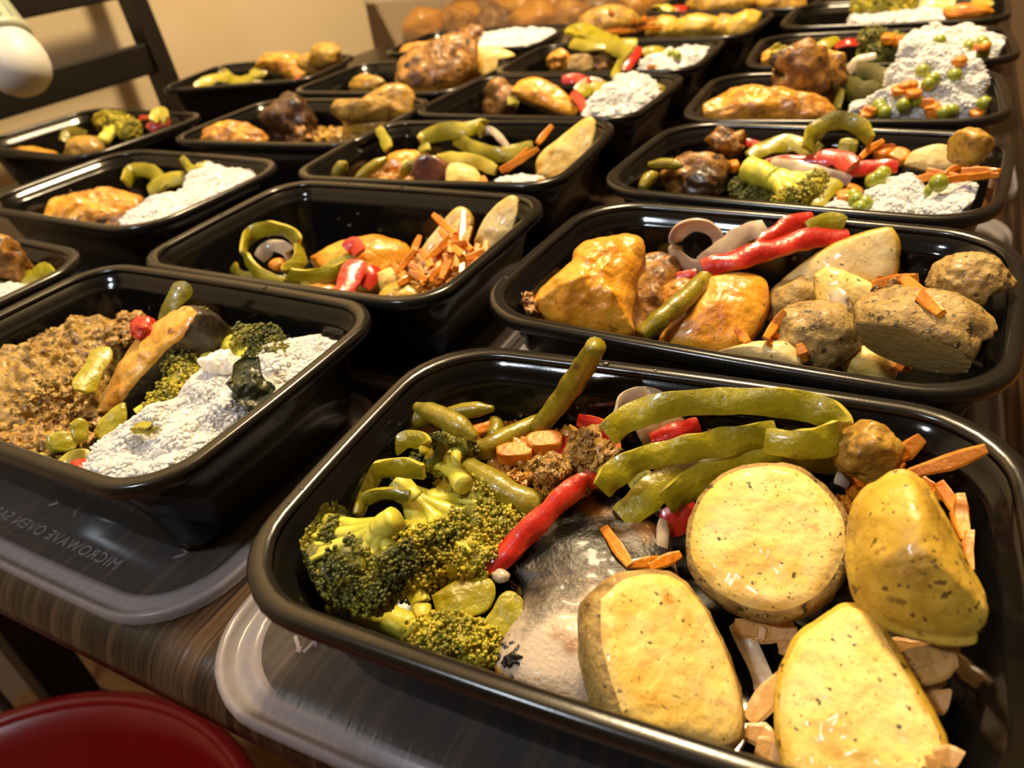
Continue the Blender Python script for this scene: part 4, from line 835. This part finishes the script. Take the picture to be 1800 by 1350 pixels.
# ------------------------------------------------------------------ plain rice and orange chicken
CUR = 'F'
ch_ = meat('browned orange chicken piece', [(68, 388), (88, 352), (135, 335), (195, 330), (248, 345), (252, 368), (225, 385), (205, 412), (130, 402)], 36, 'chicken', dome=10, rough=4, thick=20)
chunk('skin', (200, 395, 30), (20, 12, 10), (0, 0, 20), mats=('chicken_brown',), rough=.25, parent=ch_)
pepper([(222, 322, 42), (235, 300, 48), (265, 302, 48), (290, 330, 42)], 15, 'green pepper fold with a yellow end', lean=.35, n=24, thick=4)
pepper([(262, 335, 40), (290, 318, 46), (325, 312, 46)], 16, 'broad green pepper against the rice', lean=.6, n=20, thick=4)
pepper([(320, 278, 56), (332, 295, 52), (345, 300, 50)], 9, 'upright green pepper sliver', lean=.5, n=14)
pepper([(335, 312, 48), (350, 295, 54), (372, 288, 54)], 9, 'green pepper end behind the rice', lean=.5, n=14)
rice(lb('broad heap of plain white rice'), [(208, 398), (228, 368), (275, 352), (318, 345), (328, 315), (352, 290), (385, 282), (425, 300), (445, 300), (460, 290), (500, 290), (525, 308), (505, 335), (430, 370), (345, 412), (300, 425), (220, 418)], 42, dome=8, thick=28, cnt=2600, lump=5, rings=20, seg=90)
# ------------------------------------------------------------------ aubergine and looping peppers
CUR = 'G'
gb([(588, 318, 28), (598, 298, 36), (608, 285, 42)], 'upright green bean by the left wall', r=5.5)
gb([(625, 318, 30), (650, 298, 36), (680, 278, 42)], 'green bean leaning on the orange piece', r=5)
pepper([(682, 262, 52), (675, 243, 58), (665, 225, 64)], 11, 'green pepper end poking over the rim', lean=.6, n=12)
meat('orange chicken rim behind the beans', [(665, 290), (685, 268), (720, 262), (745, 272), (735, 300), (690, 305)], 38, 'chicken_skin', dome=6)
gb([(705, 305, 36), (722, 290, 42), (745, 278, 46)], 'curved bean beside the dark aubergine', r=4)
T(chunk('aubergine_piece', (760, 305, 38), (17, 13, 16), (0, 20, 20), [((-.2, -1, .5), .6)], ('aubergine', 'aubergine'), .1, sub=4), 'shiny dark reddish-brown aubergine chunk among beans', 'aubergine')
T(pad('potato_piece', [(782, 330), (785, 295), (800, 285), (835, 295), (848, 325), (820, 336)], 40, cam_=.6, up=.4, thick=14, dome=4, mats=('potato_flesh', 'potato_yellow_skin')), lb('golden potato piece beside the aubergine'), 'potato')
pepper([(748, 272, 46), (745, 245, 54), (775, 232, 60), (815, 228, 62), (848, 222, 62), (842, 232, 60)], 15, 'large green pepper loop bending forward', lean=.4, n=36, thick=3.6)
pepper([(800, 245, 54), (835, 262, 50), (880, 272, 48), (938, 260, 50)], 14, 'green pepper strip crossing to the potato wedge', lean=.4, n=28, thick=3.6)
pepper([(765, 280, 44), (800, 278, 46), (840, 285, 44), (872, 300, 40)], 12, 'pinkish-edged green pepper below the loop', lean=.5, n=24, mats=('pepper_flesh', 'pepper_green'))
onion([(845, 228, 60), (868, 232, 58), (892, 258, 52)], 7, 'onion strand behind the pepper loop', lean=.5, n=16)
shreds([((970, 222, 66), (945, 252, 58)), ((945, 262, 58), (880, 298, 44)), ((930, 262, 54), (890, 300, 42)), ((848, 312, 40), (855, 330, 36)), ((880, 300, 42), (895, 290, 46))], 'carrot shred below the pepper strips', wd=5, th=3)
T(pad('potato_wedge', [(942, 310), (945, 275), (985, 240), (1030, 206), (1048, 215), (1052, 245), (1030, 280), (985, 318)], 46, cam_=.75, up=.25, right=-.2, thick=16, dome=2, mats=('potato_flesh', 'potato_yellow_skin')), lb('long yellow potato wedge rising over the rim'), 'potato')
rice(lb('little rice heap with carrot'), [(870, 325), (885, 312), (920, 310), (950, 318), (975, 322), (965, 338), (900, 340)], 38, dome=5, thick=20, cnt=350)
dices([(950, 322, 46)], 5)
mince('mixed saucy vegetables along the front of the aubergine tray', [(600, 322), (640, 305), (700, 300), (740, 318), (720, 330), (640, 330)], 30, 60, (2, 4), 'tomato_sauce', thick=10)
# ------------------------------------------------------------------ broccoli tray beside the chair
CUR = 'H'
meat('orange chicken slices at the near end', [(-30, 300), (0, 262), (50, 255), (100, 268), (115, 285), (60, 312), (0, 322), (-40, 325)], 40, 'chicken', dome=8)
meat('yellow chicken strip', [(-20, 300), (30, 290), (85, 288), (60, 308), (0, 322)], 48, 'chicken_skin', dome=4, thick=6)
T(chunk('potato_piece', (150, 262, 38), (22, 15, 14), (0, 0, 30), mats=('potato_crust',)), lb('browned potato below the broccoli'), 'potato')
broccoli('broccoli crown in the tray beside the ladder-back chair', (180, 250, 40), [(205, 218, 50, 15), (225, 228, 46, 14), (185, 215, 50, 12)], 7, 2, 120, True)
pepper([(112, 248, 44), (125, 232, 50), (150, 238, 48)], 14, 'olive pepper fold beside the broccoli', lean=.5, n=14, mats=PD)
pepper([(262, 228, 44), (275, 218, 48), (298, 215, 48)], 14, 'red pepper piece by the end wall', red=True, lean=.6, n=12)
pepper([(245, 208, 48), (258, 206, 50)], 8, 'tiny red pepper bit behind the broccoli', red=True, lean=.6, n=10)
pepper([(268, 212, 50), (282, 195, 56), (292, 212, 52)], 14, 'yellow-green pepper peak', lean=.5, n=14, mats=('pepper_flesh', 'pepper_flesh'))
# ------------------------------------------------------------------ leaning golden potato half
CUR = 'J'
meat('crumbly orange chicken', [(352, 245), (362, 225), (400, 212), (440, 218), (470, 238), (450, 252), (390, 252)], 36, 'chicken', dome=8, rough=4)
T(chunk('chicken_drumstick', (512, 215, 44), (30, 24, 28), (0, 10, 0), mats=('chicken_dark',), rough=.22, fine=.08), lb('dark roasted chicken leg'), 'chicken')
T(chunk('chicken_scrap', (530, 240, 36), (14, 12, 10), mats=('chicken_brown',), rough=.3), lb('glazed scrap under the dark leg'), 'chicken')
mince('chopped golden potato crumbs around the dark roasted chicken leg', [(545, 245), (570, 225), (620, 230), (640, 248), (590, 254)], 34, 50, (2, 5), 'potato_crust', thick=10)
T(pad('potato_half', [(580, 190), (590, 175), (605, 182), (625, 185), (645, 165), (690, 145), (722, 155), (732, 180), (725, 205), (670, 212), (610, 208)], 62, cam_=.7, up=.3, thick=18, dome=8, mats=('potato_crust', 'potato_skin'), rough=1.6), lb('big golden potato half leaning over the rim'), 'potato')
T(chunk('potato_piece', (655, 222, 40), (32, 20, 18), (0, 0, 10), mats=('potato_crust',), rough=.1), lb('browned potato under the golden half'), 'potato')
# ------------------------------------------------------------------ pepper tray at the wall end
CUR = 'K'
pepper([(345, 155, 40), (375, 138, 46), (405, 135, 46)], 18, 'yellow-green pepper at the near end', lean=.5, n=16, mats=('pepper_flesh', 'pepper_green'))
pepper([(390, 125, 50), (410, 140, 46), (445, 138, 46)], 16, 'green pepper fold in the middle', lean=.5, n=16)
pepper([(445, 135, 48), (470, 118, 54), (500, 125, 50)], 20, 'large green pepper below the chicken', lean=.6, n=16)
onion([(400, 150, 42), (440, 145, 44), (470, 150, 42)], 12, 'pinkish onion strip along the front', lean=.6, n=14)
pepper([(478, 152, 44), (505, 146, 46), (528, 138, 48)], 12, 'bright red pepper strip along the front', red=True, lean=.6, n=14)
meat('orange chicken heap', [(448, 112), (465, 95), (500, 90), (535, 100), (550, 122), (520, 135), (480, 118)], 50, 'chicken', dome=10, rough=4)
T(chunk('potato_piece', (572, 98, 54), (26, 20, 18), mats=('potato_crust',), rough=.1), lb('rounded golden potato at the end'), 'potato')
T(chunk('potato_piece', (545, 115, 44), (20, 16, 16), mats=('potato_crust',), rough=.15), lb('browned piece below the rounded potato'), 'potato')
# ------------------------------------------------------------------ browned chicken leg
CUR = 'L'
leg = meat('browned chicken leg bulging over the rim', [(695, 130), (705, 100), (740, 85), (770, 65), (810, 55), (838, 70), (835, 110), (800, 140), (740, 152), (705, 148)], 64, 'chicken_brown', dome=14, rough=5, thick=34, m2='chicken')
chunk('skin', (800, 95, 70), (18, 14, 22), (0, 20, 0), mats=('chicken_dark',), rough=.2, parent=leg)
chunk('shank', (805, 130, 46), (22, 20, 22), mats=('chicken_brown',), rough=.2, parent=leg)
T(pad('potato_piece', [(825, 115), (835, 85), (865, 80), (900, 92), (905, 105), (880, 128), (855, 138)], 58, cam_=.7, up=.3, thick=14, dome=5, mats=('potato_flesh', 'potato_yellow_skin')), lb('bright yellow potato piece beside the tall leg'), 'potato')
T(chunk('potato_piece', (645, 152, 38), (26, 14, 14), mats=('potato_crust',)), lb('low golden potato by the near wall'), 'potato')
T(chunk('potato_piece', (815, 155, 36), (18, 13, 12), mats=('potato_crust',)), lb('small browned potato in front of the leg'), 'potato')
# ------------------------------------------------------------------ rice tray before the clear tub
CUR = 'M'
rice(lb('pale rice mound'), [(838, 85), (852, 60), (880, 54), (930, 50), (970, 52), (978, 62), (945, 78), (905, 92), (860, 95)], 46, dome=8, thick=30, cnt=900, gl=3.6, gr=1.3)
meat('orange chicken beside the rice', [(700, 92), (710, 80), (750, 75), (790, 60), (820, 65), (810, 90), (760, 98)], 44, 'chicken', dome=8)
T(chunk('chicken_scrap', (830, 62, 50), (20, 16, 14), mats=('chicken_brown',), rough=.25), lb('dark chicken knob beside the rice'), 'chicken')
# ------------------------------------------------------------------ orange slab and rice heap
CUR = 'N'
T(chunk('chicken_scrap', (880, 178, 42), (20, 15, 20), mats=('chicken_brown',), rough=.25), lb('brown chicken scrap at the near end'), 'chicken')
pepper([(858, 165, 48), (880, 155, 54), (900, 165, 50), (902, 185, 44)], 14, 'green pepper draped over the chicken scrap', lean=.5, n=16, mats=PD)
T(pad('chicken_slab', [(898, 160), (915, 140), (945, 135), (985, 155), (1012, 185), (1012, 200), (985, 198), (935, 178)], 52, cam_=.6, up=.4, thick=16, dome=4, mats=('chicken_skin', 'chicken_brown'), rough=1.2), lb('orange chicken slab with a brown edge'), 'chicken')
pepper([(988, 140, 56), (1015, 138, 56), (1035, 146, 54)], 12, 'red pepper bit behind the slab', red=True, lean=.6, n=14)
pepper([(1005, 165, 52), (1020, 178, 50), (1028, 195, 44)], 10, 'red pepper strip between slab and rice', red=True, lean=.6, n=14)
pepper([(1020, 165, 50), (1045, 148, 54), (1065, 160, 50)], 16, 'yellow-green pepper behind the rice heap', lean=.6, n=14)
onion([(1012, 158, 54), (1035, 142, 58), (1058, 145, 56)], 8, 'pink onion strand over the pepper', lean=.4, n=14)
rice(lb('lumpy rice heap'), [(1025, 195), (1045, 165), (1080, 158), (1085, 138), (1120, 132), (1150, 145), (1158, 168), (1130, 190), (1085, 206), (1040, 205)], 44, dome=10, thick=28, cnt=1200, gl=3.6, gr=1.3, lump=9)
broccoli('broccoli tip at the edge of the lumpy rice heap', (1140, 175, 40), [(1155, 162, 46, 7), (1158, 172, 42, 6)], 3, 1.8, 60, True)
pepper([(1078, 135, 60), (1088, 115, 64), (1092, 108, 64)], 8, 'green pepper tip above the rice heap', lean=.6, n=10)
# ------------------------------------------------------------------ sagging peppers
CUR = 'O'
pepper([(1002, 60, 64), (1020, 50, 66), (1050, 62, 62), (1080, 80, 56), (1105, 98, 50)], 22, 'sagging green pepper sheet', lean=.6, n=20, thick=4)
pepper([(1005, 75, 56), (1040, 80, 56), (1085, 78, 54), (1120, 75, 54)], 18, 'second green pepper strip behind', lean=.6, n=18, thick=4)
T(pad('mushroom_slice', [(996, 122), (1000, 100), (1020, 94), (1040, 98), (1042, 118), (1025, 126)], 48, cam_=.75, up=.25, thick=6, dome=1, mats=('potato_skin', 'potato_crust')), lb('round brown slice with a pale rim'), 'potato')
T(chunk('chicken_scrap', (985, 112, 46), (15, 13, 14), mats=('chicken',), rough=.25), lb('golden scrap beside the round brown slice'), 'chicken')
T(chunk('chicken_scrap', (1060, 115, 40), (15, 12, 12), mats=('chicken_brown',), rough=.3), lb('dark scrap in front of the peppers'), 'chicken')
pepper([(1098, 125, 46), (1112, 105, 54), (1125, 85, 60)], 10, 'slanting red pepper strip', red=True, lean=.6, n=12)
rice(lb('cream rice peaks'), [(1125, 122), (1130, 105), (1160, 98), (1190, 100), (1205, 84), (1235, 88), (1248, 95), (1225, 115), (1180, 126)], 44, dome=9, thick=26, cnt=900, gl=3.6, gr=1.3, lump=9)
pepper([(1130, 95, 54), (1150, 88, 56), (1168, 95, 54)], 14, 'olive pepper bit behind the rice', lean=.6, n=12)
peas([(1180, 95, 56), (1190, 98, 54)], 5)
dices([(1145, 118, 46)], 5)
# ------------------------------------------------------------------ potatoes with carrot topping
CUR = 'P'
T(chunk('potato_piece', (1068, 42, 62), (40, 28, 22), (0, 0, 20), mats=('potato_crust',), rough=.08), lb('large domed brown potato'), 'potato')
shreds([((1110, 40, 64), (1155, 32, 66)), ((1100, 48, 60), (1135, 30, 66)), ((1070, 15, 86), (1078, 25, 84)), ((1112, 55, 56), (1150, 42, 60)), ((1130, 50, 58), (1165, 50, 56)), ((1040, 60, 62), (1110, 55, 62))], 'carrot shred on the domed potato', wd=5, th=3, on=True)
T(chunk('potato_piece', (1165, 52, 46), (24, 18, 16), mats=('potato_yellow_skin',)), lb('small yellow potato beside the domed one'), 'potato')
T(chunk('potato_piece', (1225, 50, 44), (34, 20, 18), (0, 0, 10), mats=('potato_yellow_skin',)), lb('yellow potato along the back'), 'potato')
T(chunk('potato_piece', (1275, 50, 44), (20, 18, 16), mats=('potato_crust',)), lb('orange potato before the end piece'), 'potato')
T(chunk('potato_piece', (1310, 50, 46), (26, 20, 20), (0, 0, 30), mats=('potato_yellow_skin',)), lb('greenish yellow potato at the end'), 'potato')
pepper([(1195, 50, 50), (1200, 30, 60), (1208, 22, 62)], 9, 'dark pepper stem among the potatoes', lean=.6, n=10, mats=('chicken_dark', 'chicken_dark'))
# ------------------------------------------------------------------ far potato tray
CUR = 'Q'
T(chunk('potato_piece', (1270, 8, 44), (56, 28, 22), mats=('potato_crust',), rough=.08), lb('long orange potato slab'), 'potato')
T(chunk('potato_piece', (1375, 8, 44), (34, 26, 22), mats=('potato_crust',), rough=.1), lb('golden potato lump'), 'potato')
pepper([(1180, 20, 42), (1192, 15, 44), (1205, 18, 42)], 16, 'red pepper bit in the near corner', red=True, lean=.6, n=10)
T(chunk('potato_piece', (1160, 22, 34), (26, 16, 12), mats=('pepper_flesh',), rough=.1), lb('yellow scrap behind the red pepper'), 'potato')
# ------------------------------------------------------------------ pea rice with blackened chicken
CUR = 'R'
meat('shredded brown chicken', [(1232, 202), (1240, 182), (1275, 160), (1320, 148), (1400, 158), (1450, 175), (1468, 195), (1430, 208), (1300, 210)], 36, 'chicken', dome=10, rough=4.5, rs=60, thick=22, rings=20)
#mince('mixed shredded chicken crumbs along the brown chicken', [(1240, 200), (1270, 170), (1330, 158), (1420, 178), (1450, 200), (1350, 208)], 42, 120, (2, 4.5), 'chicken_brown', thick=8)
leg = T(chunk('chicken_drumstick', (1418, 132, 62), (27, 20, 26), (0, 10, 20), mats=('chicken_brown',), rough=.3, fine=.1), lb('blackened chicken leg on the pile'), 'chicken')
chunk('skin', (1395, 118, 72), (18, 12, 14), mats=('chicken_dark',), rough=.3, parent=leg)
meat('orange chicken strip beside the burnt skin', [(1358, 130), (1362, 100), (1380, 88), (1395, 110), (1400, 140), (1375, 150)], 66, 'chicken', dome=4)
pepper([(1468, 205, 40), (1472, 165, 50), (1480, 135, 58), (1520, 130, 60), (1560, 145, 56), (1575, 155, 54)], 22, 'dark green pepper drooping over the chicken', lean=.2, n=28, mats=('pepper_wilted', 'pepper_wilted'), thick=4, twist=0)
pepper([(1480, 150, 56), (1510, 160, 54), (1540, 165, 52)], 20, 'olive pepper under the drooping one', lean=.2, n=16, mats=('pepper_wilted', 'pepper_wilted'), thick=4, twist=0)
onion([(1490, 128, 62), (1510, 105, 70), (1540, 98, 72)], 9, 'brownish onion strand over the dark pepper', lean=.5, n=14)
rice(lb('white pea rice spreading to the end'), [(1490, 202), (1505, 180), (1560, 175), (1585, 150), (1560, 125), (1590, 105), (1620, 100), (1640, 75), (1680, 85), (1725, 110), (1735, 145), (1718, 175), (1738, 198), (1660, 208), (1560, 208)], 46, dome=9, thick=32, cnt=2600, gl=3.4, gr=1.2, lump=9, rings=20, seg=90, cam_=.5, up=.5)
dices([(1600, 150, 62), (1580, 160, 60), (1590, 152, 64), (1530, 195, 48), (1522, 202, 46), (1638, 190, 52), (1628, 180, 54), (1650, 196, 50), (1685, 108, 70), (1605, 165, 58), (1718, 200, 44), (1640, 200, 50)], 5.5)
peas([(1622, 125, 66), (1632, 148, 64), (1640, 140, 64), (1678, 133, 66), (1548, 192, 50), (1555, 198, 48), (1610, 178, 56), (1672, 195, 48), (1588, 185, 54), (1730, 182, 44), (1660, 198, 48), (1545, 186, 52)], 5)
broccoli('yellow broccoli bit on the shredded chicken of the pea rice tray', (1378, 140, 56), [(1368, 95, 66, 8), (1375, 102, 64, 7)], 3, 2, 40, True)
# ------------------------------------------------------------------ pea rice with broccoli crown
CUR = 'S'
meat('mixed orange chicken at the near end', [(1335, 108), (1345, 90), (1370, 82), (1420, 90), (1470, 88), (1480, 105), (1400, 114)], 40, 'chicken', dome=8, rough=4)
pepper([(1440, 85, 50), (1455, 75, 54), (1475, 70, 54)], 14, 'green pepper strip by the back wall', lean=.6, n=12)
pepper([(1470, 80, 52), (1490, 74, 56), (1515, 74, 54)], 12, 'orange-red pepper before the broccoli', red=True, lean=.6, n=12)
broccoli('olive broccoli crown in the pea rice tray without blackened chicken', (1510, 98, 44), [(1535, 75, 56, 15), (1565, 85, 52, 15), (1600, 92, 48, 15), (1610, 82, 52, 12), (1545, 95, 48, 12)], 7, 2, 100)
dices([(1560, 68, 62), (1578, 70, 60)], 7)
rice(lb('tall pale pea rice'), [(1580, 82), (1600, 58), (1640, 50), (1665, 62), (1690, 48), (1735, 55), (1765, 72), (1782, 92), (1750, 100), (1700, 105), (1640, 105), (1620, 90)], 48, dome=9, thick=32, cnt=1600, gl=3.6, gr=1.3, lump=9)
peas([(1652, 72, 62), (1703, 82, 58), (1726, 75, 58), (1732, 82, 56), (1728, 93, 52)], 5.5)
dices([(1718, 84, 58), (1728, 84, 56)], 6)
# ------------------------------------------------------------------ far rice tray
CUR = 'T'
rice(lb('flat cream rice layer'), [(1490, 35), (1510, 22), (1600, 12), (1700, 8), (1740, 20), (1735, 32), (1650, 38), (1550, 40)], 44, dome=5, thick=28, cnt=1000, gl=3.8, gr=1.4)
broccoli('olive broccoli spread over the far rice tray', (1560, 20, 50), [(1520, 12, 56, 16), (1550, 8, 58, 18), (1585, 10, 56, 18)], 6, 2.4, 70, True)
pepper([(1600, 8, 58), (1640, 2, 60), (1680, 2, 60)], 22, 'green pepper strip over the rice', lean=.6, n=12)
T(chunk('carrot_dice', (1700, 22, 56), (24, 10, 9), mats=('carrot',), rough=.1), lb('large orange carrot piece'), 'carrot')
pepper([(1705, 8, 58), (1725, 5, 60), (1735, 15, 56)], 18, 'green pepper behind the carrot piece', lean=.6, n=12)
# ------------------------------------------------------------------ rice tray at the side with ragged pepper
CUR = 'U'
rice(lb('smooth white rice slope'), [(-60, 560), (-40, 520), (0, 500), (50, 505), (95, 500), (110, 512), (60, 540), (0, 565)], 40, dome=6, thick=26, cnt=1200, lump=4)
T(chunk('chicken_scrap', (8, 455, 46), (16, 14, 18), mats=('chicken_brown',), rough=.2), lb('orange chicken knob with a dark edge'), 'chicken')
pepper([(0, 500, 44), (15, 478, 48), (40, 488, 46)], 14, 'ragged green pepper by the rice', lean=.5, n=14)
pepper([(40, 490, 46), (60, 488, 46), (75, 475, 50), (92, 490, 46)], 14, 'torn green pepper with an upturned end', lean=.5, n=18, mats=('pepper_green', 'pepper_flesh'))
meat('yellow chicken under the pepper', [(-30, 500), (0, 480), (30, 485), (40, 500), (0, 510)], 38, 'chicken', dome=4)

# cooked chicken pieces inside the clear tub
def loose(name, p, r, rz, m, label, cat, group):
    V, Fc = ico(3); off = Vector([random.random() * 9 for _ in range(3)]); E_ = Euler((0, 0, rz)).to_matrix()
    v = [Vector(p) + E_ @ Vector((q.x * r[0], q.y * r[1], q.z * r[2])) * (1 + .35 * fbm(q + off, 1.4, 2)) for q in V]
    c = Vector(p) - Vector((0, 0, r[2])); return tag(link(name, v, Fc, [m], loc=c), label, cat, group)
k = 0
for ix in range(6):
    for iy in range(3):
        x = -.615 + (ix - 2.5) * .066 + random.uniform(-.008, .008); y = 1.245 + (iy - 1) * .080 + random.uniform(-.008, .008)
        loose('chicken_piece', (x, y, TT + .038 + random.uniform(0, .008)), (.034, .036, .028), random.random() * 3, ('chicken_skin', 'chicken', 'chicken_brown')[(ix + iy) % 3], 'orange roast chicken piece inside the large clear tub', 'chicken', 'chicken pieces in the clear tub')
